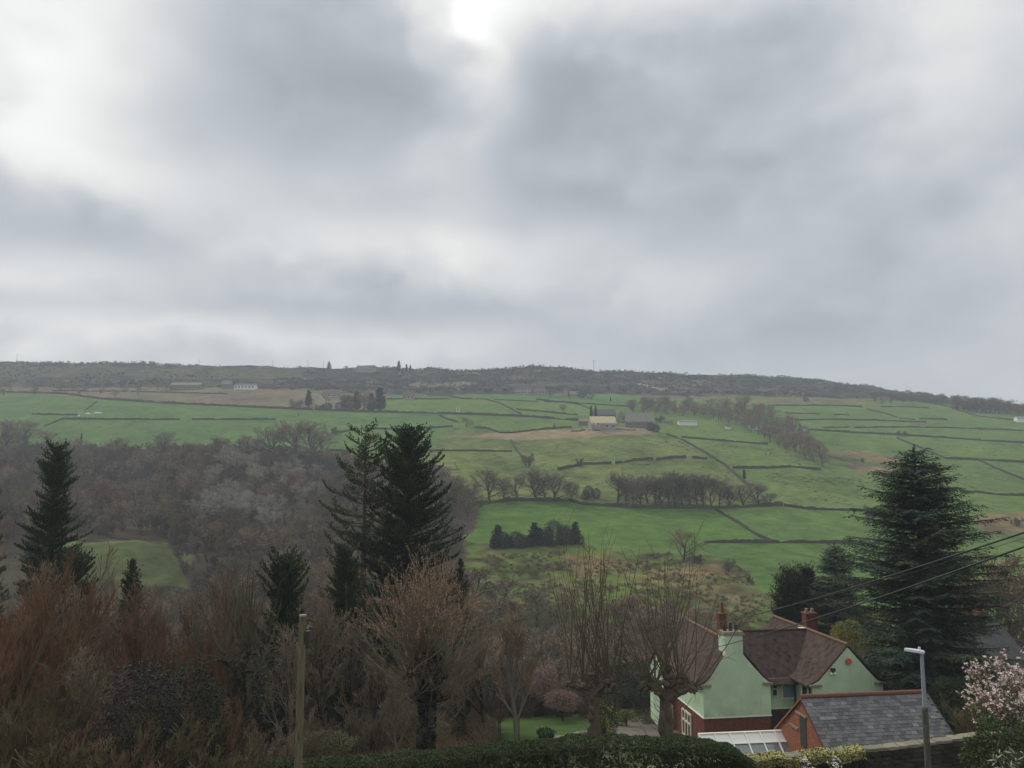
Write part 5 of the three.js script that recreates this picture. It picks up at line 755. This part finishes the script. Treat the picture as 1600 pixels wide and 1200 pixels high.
  const lo = [[60, 1085, 27, M.twigOlive, 'olive bramble mound at the lower left'], [140, 1095, 27, M.twigOlive, 'olive bramble mound left of the dark bush'], [10, 1110, 25, M.twigRed, 'red brown bramble in the left corner'], [190, 1130, 26, M.twigDark, 'dark bramble at the bottom left'], [300, 1120, 28, M.twigOlive, 'olive bramble under the rusty willow'], [410, 1120, 33, M.twigPurple, 'grey bramble left of the telegraph pole foot'], [520, 1115, 38, M.twigDark, 'dark bramble right of the telegraph pole'], [560, 1080, 42, M.twigPurple, 'grey bramble behind the hedge end'], [100, 1150, 24, M.twigRed, 'brown bramble at the bottom edge on the left']];
  for (const [px, t, d, tm, label] of lo) { const top = at(px, t, d), y = height(top.x, top.z); treeThing('bramble', gLow[px % 3], M.barkDark, tm, label, 'bush', V(top.x, y, top.z), Math.max(1.2, top.y - y), undefined, px % 6, 1.3); }
  for (const [px, t, d, tm, label] of [[1500, 1085, 56, M.twigOlive, 'scrubby shrub behind the right end of the slate roof'], [1560, 1085, 43, M.twigOlive, 'scrubby shrub under the pink blossom tree']]) { const top = at(px, t, d), y = height(top.x, top.z); treeThing('scrub', gLow[px % 3], M.barkDark, tm, label, 'bush', V(top.x, y, top.z), Math.max(1.2, top.y - y), undefined, 1, 1.2); }
}

// ------------------------------------------------------------------ leafy shrubs
function shrubGeo(seed, o) {
  const R = rng(seed), leaf = new Geo(), wood = new Geo();
  for (let k = 0; k < 7; k++) { const a = R() * 6.283, e = V(Math.cos(a) * o.rx * 0.5, o.ry * (1 + 0.3 * R()), Math.sin(a) * o.rz * 0.5); wood.path([V(0, -0.3, 0), e.clone().multiplyScalar(0.5).add(V(0.05, 0, 0.05)), e], 0.05, 0.012, 5); }
  for (let k = 0; k < o.n; k++) { const d = rndDir(R); const n = 0.62 + 0.75 * fbm(d.x * 2.2 + d.z * 1.3 + seed, d.y * 2.2 - d.z * 1.7 + seed, 3), f = n * (1 - 0.45 * R() * R()); const x = d.x * o.rx * f, y = o.ry + d.y * o.ry * f * (d.y < 0 ? 1.05 : 1), z = d.z * o.rz * f; if (y < -0.1) continue; leaf.randLeaf(R, x, y, z, o.leaf * (0.7 + 0.6 * R()), o.leafW * (0.7 + 0.6 * R())); }
  return { wood: wood.build(), leaf: leaf.build() };
}
function shrub(name, label, category, seed, px, pyMid, d, o, m, second) {
  const c = at(px, pyMid, d), y = Math.min(height(c.x, c.z), c.y - 0.3), ry = Math.max(o.ry ?? 0, c.y - y), g = shrubGeo(seed, { leaf: 0.05, leafW: 0.03, ...o, ry: o.full ? ry : (o.ry ?? ry) });
  const base = o.full ? y : c.y - (o.ry ?? ry), t = thing(name, label, category, [c.x, base, c.z]); mesh('stems', g.wood, M.barkDark, t); mesh('foliage', g.leaf, m, t);
  if (!o.full && base > y + 0.2) { const s = new Geo(); s.path([V(0, y - base - 0.3, 0), V(0.05, 0.2, 0)], 0.09, 0.06, 6); mesh('trunk', s.build(), M.barkDark, t); }
  if (second) { const b = shrubGeo(seed + 1, { leaf: 0.05, leafW: 0.03, ...o, ...second.o, ry: o.full ? ry : (o.ry ?? ry) }); mesh(second.name, b.leaf, second.m, t); }
  return t;
}
shrub('laurel_bush', 'clipped rounded laurel bush at the lower right corner', 'bush', 701, 1576, 1192, 28, { rx: 1.5, rz: 1.3, ry: 1.35, n: 12000, leaf: 0.055, leafW: 0.032 }, M.laurel);
shrub('silver_shrub', 'pale grey leaved plant at the bottom right edge', 'bush', 703, 1590, 1196, 22, { rx: 0.65, rz: 0.5, ry: 0.35, n: 120, leaf: 0.10, leafW: 0.022 }, M.silverLeaf);
shrub('dark_bush', 'dark purplish bush at the bottom left', 'bush', 705, 225, 1160, 28, { rx: 1.5, rz: 1.2, full: true, n: 9000 }, M.purpleLeaf);
shrub('dark_bush', 'dark green bush right of the purplish bush', 'bush', 707, 300, 1150, 30, { rx: 1.2, rz: 1.1, full: true, n: 8000 }, M.darkLeaf);
shrub('dark_bush', 'dark ivy heap under the olive evergreen', 'bush', 709, 420, 1110, 40, { rx: 1.3, rz: 1.1, full: true, n: 8000 }, M.darkLeaf);
shrub('olive_shrub', 'yellowish olive shrub left of the big pollard trunk', 'bush', 713, 645, 1140, 44, { rx: 1.9, rz: 1.4, ry: 1.2, n: 6500, leaf: 0.05 }, leafMat(0.115, 0.11, 0.035, 0.3));
shrub('pale_shrub', 'pale green shrub at the foot of the telegraph pole', 'bush', 715, 500, 1165, 36, { rx: 1.5, rz: 1, ry: 0.6, n: 3500 }, leafMat(0.13, 0.14, 0.06, 0.3));
shrub('pink_shrub', 'rounded dusky pink shrub behind the lawn', 'bush', 717, 850, 1068, 74, { rx: 1.45, rz: 1.4, full: false, ry: 1.5, n: 3600, leaf: 0.07, leafW: 0.04 }, M.pinkBud);
shrub('pink_shrub', 'smaller dusky pink shrub in front of the rounded one', 'bush', 719, 878, 1094, 70, { rx: 1.5, rz: 1.2, ry: 0.9, n: 2200, leaf: 0.07, leafW: 0.04 }, M.pinkBud);
for (const [s, px, py, rx, ry, m, l] of [[721, 745, 1085, 2.6, 1.6, M.darkLeaf, 'dark shrub behind the left end of the lawn'], [723, 795, 1092, 2.6, 1.4, M.purpleLeaf, 'dark red shrub behind the young tree'], [725, 820, 1105, 1.8, 0.8, M.darkLeaf, 'low dark shrub at the back of the lawn'], [727, 990, 1085, 3.0, 1.0, M.hedge, 'low green hedge bush behind the drive'], [729, 905, 1105, 1.8, 1.0, M.darkLeaf, 'dark shrub behind the left of the two tall pollards'], [731, 1000, 1050, 3.6, 1.0, M.darkLeaf, 'distant dark bush between the tall pollards']]) shrub('garden_shrub', l, 'bush', s, px, py, 76, { rx, rz: 1.6, ry, n: 4200, leaf: 0.08, leafW: 0.05 }, m);
shrub('golden_shrub', 'upright shrub with golden yellow top beside the left tall pollard', 'bush', 733, 945, 1128, 52, { rx: 0.75, rz: 0.7, ry: 1.3, n: 3400, leaf: 0.05 }, M.hedge, { name: 'golden_tips', m: M.gold, o: { n: 420, leaf: 0.05 } });
shrub('daffodil_clump', 'small yellow flower clump beside the drive', 'flowers', 735, 978, 1117, 66, { rx: 0.8, rz: 0.5, ry: 0.4, n: 500 }, M.hedge, { name: 'yellow_flowers', m: M.yellowGreen, o: { n: 420, leaf: 0.06 } });
shrub('garden_shrub', 'small round shrub on the front edge of the lawn', 'bush', 737, 853, 1147, 58, { rx: 0.65, rz: 0.6, ry: 0.42, n: 1600 }, M.darkLeaf);
shrub('garden_shrub', 'grey green shrub in the flower bed left of the lawn', 'bush', 739, 755, 1142, 58, { rx: 1.1, rz: 0.8, ry: 0.5, n: 2200 }, leafMat(0.10, 0.115, 0.075, 0.3));
shrub('garden_shrub', 'low mixed shrub at the left end of the flower bed', 'bush', 741, 715, 1150, 54, { rx: 1.3, rz: 0.8, ry: 0.55, n: 2400 }, M.darkLeaf);
shrub('yellow_conifer', 'yellow green conifer shrub behind the right gable', 'bush', 743, 1328, 1000, 78, { rx: 1.9, rz: 1.6, ry: 2.0, n: 6000, leaf: 0.08, leafW: 0.035 }, M.yellowGreen);
shrub('rust_shrub', 'rusty orange shrub between the right gable and the spruce', 'bush', 745, 1358, 985, 84, { rx: 1.9, rz: 1.6, ry: 2.6, n: 6000, leaf: 0.08, leafW: 0.035 }, M.rust);
shrub('garden_shrub', 'dark green shrub behind the right end of the slate roof', 'bush', 747, 1492, 1092, 56, { rx: 2.0, rz: 1.6, ry: 1.5, n: 6500, leaf: 0.055 }, M.hedge);
shrub('garden_shrub', 'olive shrub right of the lamp column', 'bush', 749, 1540, 1122, 48, { rx: 1.5, rz: 1.4, ry: 1.1, n: 6000, leaf: 0.05 }, leafMat(0.085, 0.085, 0.03, 0.3));
shrub('garden_shrub', 'green shrub below the pink blossom tree', 'bush', 751, 1590, 1120, 40, { rx: 1.7, rz: 1.4, ry: 0.9, n: 5000, leaf: 0.05 }, M.laurel);
shrub('garden_shrub', 'dark shrub under the big spruce', 'bush', 753, 1405, 1066, 68, { rx: 3, rz: 1.6, ry: 1.5, n: 5000, leaf: 0.07, leafW: 0.04 }, M.darkLeaf);
{ // flowering trees
  const R = rng(761), c = at(1592, 1062, 40), y = height(c.x, c.z), H = at(1592, 1000, 40).y - y;
  const g = bareGeo(762, { ...BUSHY, n: [8, 6, 5], stems: 4, splay: 0.5, tip: 0.012, trunk: 3.4, up: [0.05, 0.12, 0.06] }), s = H / g.top;
  const t = treeThing('blossom_tree', g, M.bark, M.twig, 'magnolia like tree full of pale pink blossom at the right edge', 'tree', V(c.x, y, c.z), H, undefined, 0.5, 1.15);
  const b = new Geo(); for (const q of g.tips) if (R() < 0.95) for (let k = 0; k < 4; k++) b.randLeaf(R, q.x + (R() - 0.5) * 0.12, q.y + (R() - 0.5) * 0.12, q.z + (R() - 0.5) * 0.12, 0.055, 0.035); mesh('blossom', b.build(), M.blossom, t);
  const c2 = at(1305, 1196, 31), y2 = height(c2.x, c2.z); const g2 = bareGeo(764, { ...BUSHY, n: [7, 6, 4], stems: 5, splay: 0.6, tip: 0.008, trunk: 1.0, r: 0.03 });
  const H2 = Math.max(1.2, at(1305, 1172, 31).y - y2), t2 = treeThing('white_flowering_shrub', g2, M.barkDark, M.twigDark, 'small shrub with white flowers in front of the stone wall', 'bush', V(c2.x, y2, c2.z), H2, undefined, 0, 1.0);
  const b2 = new Geo(); for (const q of g2.tips) if (R() < 0.7) for (let k = 0; k < 3; k++) b2.randLeaf(R, q.x + (R() - 0.5) * 0.05, q.y + (R() - 0.5) * 0.05, q.z + (R() - 0.5) * 0.05, 0.03, 0.022); mesh('flowers', b2.build(), M.blossomWhite, t2);
}
// ------------------------------------------------------------------ hedge and stone wall along the road
{
  const R = rng(771), path = [[380, 1192], [470, 1187], [560, 1180], [700, 1172], [800, 1163], [880, 1155], [1000, 1152], [1090, 1154], [1140, 1163], [1178, 1186]].map(([px, py]) => at(px, py, 30));
  const leaf = new Geo(), core = new Geo(), L = path.length - 1;
  const n = 60000, w = 0.75;
  for (let k = 0; k < n; k++) {
    const f = R() * L, a = Math.floor(f), q = path[a].clone().lerp(path[a + 1], f - a), yb = height(q.x, q.z) - 0.1, lump = (fbm(q.x * 1.3 + 3, q.z, 3) - 0.5) * 0.35;
    const side = R(); let y, z;
    if (side < 0.5) { y = q.y + lump - 0.06 * R() * R() * 3; z = q.z + (R() - 0.5) * 2 * w; y -= Math.pow(Math.abs(z - q.z) / w, 3) * 0.22; } else { const h = q.y + lump - yb; y = yb + h * R() * 0.97; z = q.z + w + lump * 0.5 - 0.15 * R() * R() + 0.25 * (fbm(q.x * 1.5 + 20, y * 1.6, 3) - 0.5) - 0.1; }
    leaf.randLeaf(R, q.x, y, z, 0.042 * (0.7 + 0.6 * R()), 0.026);
  }
  const t = thing('clipped_hedge', 'long dark clipped hedge along the bottom of the view', 'hedge');
  for (let k = 0; k < 26; k++) { const f = (k + 0.5) / 26 * L, a = Math.floor(f), q = path[a].clone().lerp(path[a + 1], f - a), yb = height(q.x, q.z); core.path([V(q.x, yb - 0.3, q.z), V(q.x + 0.1, (yb + q.y) / 2, q.z + 0.1), V(q.x - 0.1, q.y - 0.15, q.z)], 0.05, 0.02, 5); for (let j = 0; j < 14; j++) { const y0 = yb + (q.y - yb) * (0.2 + 0.6 * R()); core.tube(V(q.x, y0, q.z), V(q.x + (R() - 0.5) * 1.2, y0 + 0.3 * R(), q.z + (R() - 0.5) * 1.1), 0.018, 0.008, 3); } }
  mesh('stems', core.build(), M.barkDark, t); mesh('foliage', leaf.build(), M.hedge, t);
  // inner leaves so that no light shows through
  const inner = new Geo(); for (let k = 0; k < 9000; k++) { const f = R() * L, a = Math.floor(f), q = path[a].clone().lerp(path[a + 1], f - a), yb = height(q.x, q.z); inner.randLeaf(R, q.x, yb + (q.y - 0.12 - yb) * R(), q.z + (R() - 0.5) * 1.1, 0.09, 0.06); } mesh('inner_foliage', inner.build(), M.hedge, t);
}
{
  const R = rng(781), P0 = at(985, 1203, 37), P1 = at(1370, 1166, 37), P2 = at(1560, 1143, 37.5);
  const top = (x) => x < P1.x ? P0.y + (P1.y - P0.y) * (x - P0.x) / (P1.x - P0.x) : P1.y + (P2.y - P1.y) * (x - P1.x) / (P2.x - P1.x), zAt = (x) => -37 - 0.5 * sstep(P1.x, P2.x, x);
  const t = thing('garden_wall', 'dark stone garden wall with pale coping below the slate garage', 'stone wall');
  const g = []; for (let x = P0.x; x < P2.x; x += 1) { const y = top(x + 0.5) - 0.2, yb = height(x, -37) - 0.6; g.push(bx(1.0, y - yb, 0.34, x + 0.5, (y + yb) / 2, zAt(x + 0.5))); } mesh('wall_core', join(...g), B.darkStone, t);
  const shapes = [0, 1, 2, 3].map((s) => { const q = new THREE.BoxGeometry(1, 1, 1, 2, 2, 1), a = q.attributes.position, r2 = rng(790 + s); const seen = {}; for (let k = 0; k < a.count; k++) { const key = [a.getX(k), a.getY(k), a.getZ(k)].join(); seen[key] ??= [(r2() - 0.5) * 0.14, (r2() - 0.5) * 0.16, (r2() - 0.5) * 0.2]; const e = seen[key]; a.setXYZ(k, a.getX(k) + e[0], a.getY(k) + e[1], a.getZ(k) + e[2]); } q.computeVertexNormals(); return q; });
  const sm = [[0.055, 0.050, 0.043], [0.072, 0.066, 0.056], [0.044, 0.041, 0.037], [0.085, 0.075, 0.058], [0.062, 0.064, 0.045]].map((c) => mat(...c, 0.95, { map: rep(blotch, 0.7), bumpMap: rep(grit, 1.5), bumpScale: 0.01 }));
  let count = 0;
  for (let row = 0; row < 7; row++) { let x = P0.x + 3 + R() * 0.3; while (x < P2.x && count < 292) { const l = 0.28 + 0.3 * R(), hh = 0.17, y = top(x + l / 2) - 0.26 - row * 0.19; const m = mesh('stone', shapes[Math.floor(R() * 4)], sm[Math.floor(R() * 5)], t); m.position.set(x + l / 2, y, zAt(x) + 0.2); m.scale.set(l - 0.02, hh, 0.2 + 0.06 * R()); x += l; count++; } }
  const cm = [mat(0.27, 0.25, 0.19, 0.95, { map: rep(blotch, 0.8) }), mat(0.22, 0.21, 0.155, 0.95, { map: rep(blotch, 0.9) })];
  for (let x = P0.x; x < P2.x;) { const l = 0.4 + 0.35 * R(); const m = mesh('coping_stone', shapes[Math.floor(R() * 4)], cm[Math.floor(R() * 2)], t); m.position.set(x + l / 2, top(x + l / 2) - 0.07, zAt(x)); m.scale.set(l - 0.02, 0.13, 0.5); m.rotation.z = 0.07; x += l; }
  // ivy with pale edged leaves over the left half of the wall
  const iv = new Geo(), pale = new Geo(), st = new Geo();
  const xa = at(1100, 1185, 36.6).x, xb = at(1352, 1160, 36.6).x;
  for (let k = 0; k < 15000; k++) { const x = xa + (xb - xa) * R(), yt = top(x) + 0.05 + 0.3 * (fbm(x * 1.1 + 4, 1, 3) - 0.4), up = R() < 0.45, fallv = Math.pow(R(), 1.6); const z = zAt(x) + (up ? (R() - 0.5) * 0.8 : 0.36 + 0.2 * (fbm(x * 2, fallv * 4, 2))), y = up ? yt - 0.1 * R() : yt - 0.05 - fallv * 1.5; const h = y > yt - 0.42; (h && R() < 0.72 ? pale : iv).randLeaf(R, x, y, z, 0.045, 0.036); }
  for (let k = 0; k < 30; k++) { const x = xa + (xb - xa) * R(); st.path([V(x, height(x, -36.6), -36.55), V(x + 0.1, top(x) - 0.6, -36.6), V(x + 0.2 * (R() - 0.5), top(x) + 0.1, -36.7)], 0.025, 0.01, 4); }
  const ivy = thing('ivy', 'yellowish variegated ivy spilling over the left part of the stone wall', 'ivy'); mesh('stems', st.build(), M.barkDark, ivy); mesh('dark_leaves', iv.build(), M.ivy, ivy); mesh('pale_leaves', pale.build(), M.variegated, ivy);
}
// ------------------------------------------------------------------ garden details
{
  const R = rng(801);
  const p = groundHit(795, 1160, 45), t = thing('garden_arch', 'small dark rustic arch at the edge of the lawn', 'arch', [p.x, p.y, p.z], 0.3), g = new Geo();
  for (const s of [-0.65, 0.65]) for (const z of [-0.2, 0.2]) { const q = new Geo(); q.tube(V(s, -0.3, z), V(s, 1.5, z), 0.04, 0.035, 6); mesh('post', q.build(), M.barkDark, t); }
  for (const z of [-0.2, 0.2]) { const pts = []; for (let k = 0; k <= 8; k++) { const a = Math.PI * k / 8; pts.push(V(-0.65 * Math.cos(a), 1.5 + 0.5 * Math.sin(a), z)); } g.path(pts, 0.035, 0.035, 6); } mesh('hoop', g.build(), M.barkDark, t);
  // stones along the lawn's edge
  const q = thing('rock_edging', 'row of pale rocks along the front edge of the lawn', 'rocks'), a = groundHit(872, 1155, 45), b = groundHit(925, 1144, 45), rm = [mat(0.26, 0.235, 0.19, 0.95), mat(0.2, 0.18, 0.15, 0.95)];
  for (let k = 0; k < 16; k++) { const c = a.clone().lerp(b, k / 15), s = new Geo(); s.blob(R, V(0, 0, 0), 0.2 + 0.1 * R(), 0.15, 0.2, 1); const m = mesh('rock', s.build(), rm[k % 2], q); m.position.set(c.x + (R() - 0.5) * 0.2, height(c.x, c.z) + 0.06, c.z + (R() - 0.5) * 0.3); }
  const q2 = thing('rock_bed', 'patch of pale stones in the flower bed left of the lawn', 'rocks'), c0 = groundHit(735, 1162, 45);
  for (let k = 0; k < 22; k++) { const s = new Geo(); s.blob(R, V(0, 0, 0), 0.14 + 0.12 * R(), 0.12, 0.16, 1); const m = mesh('rock', s.build(), rm[k % 2], q2); const x = c0.x + (R() - 0.5) * 3, z = c0.z + (R() - 0.5) * 2.4; m.position.set(x, height(x, z) + 0.05, z); }
  for (const [px, py, l] of [[752, 1150, 'thin dark post in the flower bed']]) { const c = groundHit(px, py, 45), o = thing('garden_post', l, 'post', [c.x, c.y, c.z]); const s = new Geo(); s.tube(V(0, -0.2, 0), V(0, 1.2, 0), 0.035, 0.03, 6); mesh('shaft', s.build(), M.barkDark, o); mesh('finial', new THREE.SphereGeometry(0.05, 8, 6).translate(0, 1.22, 0), M.barkDark, o); }
}
// ------------------------------------------------------------------ small far things
{
  const gp = (px, label) => { const p = groundHit(px, 646.5, 150), t = thing('goal_post', label, 'goal post', [p.x, p.y, p.z]); return t; };
  const t = gp(715.5, 'white goal posts standing on the dark wall line in the far field'), k = -t.position.z / F;
  for (const s of [-1, 1]) mesh('upright', new THREE.CylinderGeometry(0.16, 0.16, 9.5 * k, 8).translate(s * 2.0 * k, 4.7 * k, 0), FM.white, t); mesh('crossbar', new THREE.CylinderGeometry(0.13, 0.13, 4.0 * k, 8).rotateZ(Math.PI / 2).translate(0, 3.4 * k, 0), FM.white, t);
  for (const [px, py, w, l] of [[123, 651, 4, 'smallest white bale at the wall in the left field'], [137, 648, 8, 'middle white bale in the left field'], [153, 647, 11, 'largest white bale in the left field']]) { const p = groundHit(px, py, 150), kk = -p.z / F, b = new THREE.CapsuleGeometry(0.7, Math.max(0.2, w * kk - 1.4), 6, 12); b.rotateZ(Math.PI / 2); b.translate(0, 0.6, 0); tag(mesh('white_bale', b, FM.white), l, 'bale'); const o = scene.children[scene.children.length - 1]; o.position.copy(p); }
  { const p = groundHit(712, 671, 150), t2 = thing('pale_trough', 'small pale trough by the wall below the goal posts', 'trough', [p.x, p.y, p.z]); mesh('tub', join(bx(4.4, 0.8, 1.2, 0, 0.6, 0)), FM.paleStone, t2); for (const x of [-1.8, 1.8]) mesh('leg', bx(0.3, 0.5, 1, x, 0.1, 0), FM.paleStone, t2); }
  const pole = (px, b, tp, label, arm) => { const p = groundHit(px, b, 400), H = heightFor(p, px, tp), o = thing('skyline_pole', label, 'pole', [p.x, p.y, p.z]); mesh('post', new THREE.CylinderGeometry(0.14, 0.2, H + 1, 6).translate(0, H / 2 - 0.5, 0), M.barkDark, o); mesh('crossarm', bx(arm, 0.2, 0.2, 0, H * 0.9, 0), M.barkDark, o); };
  pole(26, 568, 553, 'thin pole on the far left skyline', 0.8); pole(426, 576, 563, 'pole with short crossarm on the skyline left of the lone pine', 2.2); pole(505, 577, 562, 'thin pole just left of the lone skyline pine', 0.8); pole(481, 577, 562, 'faint thin pole on the left skyline', 0.6); pole(311, 574, 561, 'faint pole on the skyline right of the flat topped trees', 0.7); pole(911, 583, 574, 'short pole on the ridge left of the tall mast', 0.7); pole(669, 580, 568, 'faint pole right of the skyline evergreens', 0.6);
  const p = groundHit(928, 583, 400), H = heightFor(p, 928, 564), m = thing('mast', 'tallest thin mast with small head on the ridge', 'mast', [p.x, p.y, p.z]); mesh('post', new THREE.CylinderGeometry(0.2, 0.3, H + 1, 8).translate(0, H / 2 - 0.5, 0), M.barkGrey, m); mesh('head', join(bx(3.0, 0.4, 0.4, 0, H, 0), bx(0.5, 1.2, 0.5, 0, H - 0.4, 0)), M.barkGrey, m);
  const rp = (px, b, tp, label) => { const q = groundHit(px, b, 150), h2 = heightFor(q, px, tp), o = thing('roadside_pole', label, 'pole', [q.x, q.y, q.z]); mesh('post', new THREE.CylinderGeometry(0.12, 0.16, h2 + 0.6, 6).translate(0, h2 / 2 - 0.3, 0), FM.paleStone, o); mesh('top', bx(0.6, 0.15, 0.15, 0, h2 - 0.1, 0), FM.paleStone, o); };
  rp(626, 607, 596, 'pale roadside pole in the brown slope'); rp(714, 608, 600, 'pale roadside pole under the dark moor'); rp(484, 640, 632, 'small pale pole beside the left farm');
  // rubble heaps round the farm
  const R = rng(811), rb = (px, py, w, label, c) => { const q = groundHit(px, py, 150), s = new Geo(); for (let k = 0; k < 9; k++) s.blob(R, V((R() - 0.5) * w, 0.1, (R() - 0.5) * 2), 0.6 + 0.7 * R(), 0.5 + 0.4 * R(), 0.8, 1); tag(mesh('rubble_heap', s.build(), c), label, 'rubble'); scene.children[scene.children.length - 1].position.copy(q); };
  rb(968, 671, 5, 'heap of pale stone beside the straw roofed farmhouse', FM.paleStone); rb(986, 672, 6, 'heap of pale stone in front of the grey barn', FM.paleStone); rb(916, 672, 6, 'dark heap left of the straw roofed farmhouse', FM.stone); rb(900, 674, 6, 'low dark heap at the left end of the farmyard', FM.stone);
}
// ------------------------------------------------------------------ undergrowth nobody could count
{
  const R = rng(821);
  const tuft = (seed, n, h, spread, r) => { const g = new Geo(), Q = rng(seed); for (let k = 0; k < n; k++) { const a = Q() * 6.283, l = h * (0.5 + 0.6 * Q()), d = V(Math.cos(a) * spread * Q(), 1, Math.sin(a) * spread * Q()).normalize(), p = V((Q() - 0.5) * 0.5, -0.1, (Q() - 0.5) * 0.5), m = p.clone().addScaledVector(d, l * 0.55), e = m.clone().addScaledVector(d.clone().add(V(Math.cos(a) * 0.5, -0.2, Math.sin(a) * 0.5)).normalize(), l * 0.5); g.path([p, m, e], r, r * 0.4, 3); } return g.build(); };
  const field = (name, label, category, geo, m, n, pick, s0, s1) => { const im = new THREE.InstancedMesh(geo, m, n), q = new THREE.Object3D(), c = new THREE.Color(); for (let k = 0; k < n; k++) { const [x, z] = pick(); q.position.set(x, height(x, z), z); q.rotation.set((R() - 0.5) * 0.4, R() * 6.283, (R() - 0.5) * 0.4); q.scale.setScalar(s0 + (s1 - s0) * R()); q.updateMatrix(); im.setMatrixAt(k, q.matrix); const v = 0.65 + 0.7 * R(); c.setRGB(v * (0.9 + 0.2 * R()), v, v * (0.9 + 0.2 * R())); im.setColorAt(k, c); } im.name = numbered(name); tag(im, label, category); im.userData.kind = 'stuff'; im.castShadow = im.receiveShadow = true; scene.add(im); };
  const tA = tuft(822, 34, 1.1, 0.9, 0.012), tB = tuft(823, 40, 0.6, 1.2, 0.014);
  const left = () => { for (;;) { const z = -24 - 60 * R() ** 1.3, x = z * 0.75 * R() * 1.0; if (x > -60 && x < -1 + 0.0 * z) return [x, z]; } };
  field('undergrowth', 'brown bramble stems covering the ground under the left trees', 'undergrowth', tA, mat(0.115, 0.08, 0.05), 2600, left, 0.7, 1.5);
  field('dead_grass', 'pale dead grass among the left trees', 'grass', tB, mat(0.17, 0.15, 0.075), 2200, left, 0.6, 1.4);
  field('ground_ivy', 'dark green ground ivy under the left trees', 'ground cover', shrubGeo(824, { rx: 0.5, ry: 0.16, rz: 0.5, n: 160, leaf: 0.05, leafW: 0.035 }).leaf, M.hedge, 1500, left, 0.7, 1.6);
  const below = () => { for (;;) { const z = -72 - 55 * R(), x = (R() - 0.45) * 90; return [x, z]; } };
  field('valley_scrub', 'dark brown scrub filling the valley floor beyond the gardens', 'scrub', tA, mat(0.085, 0.066, 0.05), 3600, below, 1.4, 3.0);
  const bank = toGround([[760, 868], [900, 862], [1060, 866], [1150, 880], [1200, 930], [1190, 975], [1000, 985], [760, 960]]), bx0 = bank.map((p) => p[0]), bz0 = bank.map((p) => p[1]);
  field('bracken', 'dead bracken and rough grass on the bank below the rich green field', 'bracken', tuft(828, 30, 0.7, 1.3, 0.03), mat(0.155, 0.122, 0.066), 1300, () => { for (;;) { const x = Math.min(...bx0) + (Math.max(...bx0) - Math.min(...bx0)) * R(), z = Math.min(...bz0) + (Math.max(...bz0) - Math.min(...bz0)) * R(); if (inside(bank, x, z) && fbm(x / 11 + 2, z / 11, 3) > 0.5) return [x, z]; } }, 0.6, 1.5);
  // rushes and tussocks in the rougher pastures
  const past = [toGround([[700, 700], [1040, 690], [1130, 730], [1180, 785], [740, 785]]), toGround([[1060, 690], [1200, 700], [1340, 745], [1370, 795], [1230, 786], [1180, 760]]), toGround([[1270, 680], [1640, 700], [1640, 800], [1380, 790]])];
  field('tussocks', 'rushes and tussocks scattered over the rough pastures', 'grass', tuft(829, 14, 0.42, 1.4, 0.05), mat(0.10, 0.122, 0.046), 1900, () => { for (;;) { const P = past[Math.floor(R() * 3)], q = P[Math.floor(R() * P.length)], q2 = P[Math.floor(R() * P.length)], q3 = P[Math.floor(R() * P.length)], u = R(), v = R(), x = q[0] + (q2[0] - q[0]) * u + (q3[0] - q[0]) * v * (1 - u), z = q[1] + (q2[1] - q[1]) * u + (q3[1] - q[1]) * v * (1 - u); if (fbm(x / 16 + 9, z / 20, 3) > 0.52) return [x, z]; } }, 0.5, 1.5);
  const right = () => [8 + 32 * R(), -39 - 34 * R()];
  field('garden_growth', 'low green growth in the beds round the green house', 'ground cover', shrubGeo(825, { rx: 0.4, ry: 0.18, rz: 0.4, n: 140, leaf: 0.05, leafW: 0.03 }).leaf, leafMat(0.07, 0.085, 0.03), 700, () => { for (;;) { const [x, z] = right(); if (x > 29 || z < -66) return [x, z]; } }, 0.7, 1.8);
  // brush between the trees of the far wood
  const wood2 = toGround([[-140, 708], [130, 702], [400, 704], [520, 712], [700, 745], [735, 900], [700, 970], [560, 985], [300, 940], [265, 845], [90, 842], [-140, 855]]);
  const xs = wood2.map((p) => p[0]), zs = wood2.map((p) => p[1]);
  field('wood_brush', 'hazy brown brush between the trees of the left wood', 'brush', bareGeo(826, { ...BUSHY, n: [6, 5, 5], tip: 0.04 }).twigs, mat(0.12, 0.095, 0.072), 1500, () => { for (;;) { const x = Math.min(...xs) + (Math.max(...xs) - Math.min(...xs)) * R(), z = Math.min(...zs) + (Math.max(...zs) - Math.min(...zs)) * R(); if (inside(wood2, x, z)) return [x, z]; } }, 0.6, 1.2);
  // gorse and heather on the moor's face
  field('moor_scrub', 'dark gorse and heather covering the moor ridge', 'heather', bareGeo(827, { ...BUSHY, n: [6, 5, 5], tip: 0.05 }).twigs, mat(0.046, 0.044, 0.036), 5200, () => { for (;;) { const x = (R() - 0.5) * 1250, z = -752 - 210 * R(); if (fbm(x / 45 + 3, z / 30, 3) > (x < -170 ? 0.56 : 0.44)) return [x, z]; } }, 0.22, 0.55);
}

renderer.render(scene, camera);
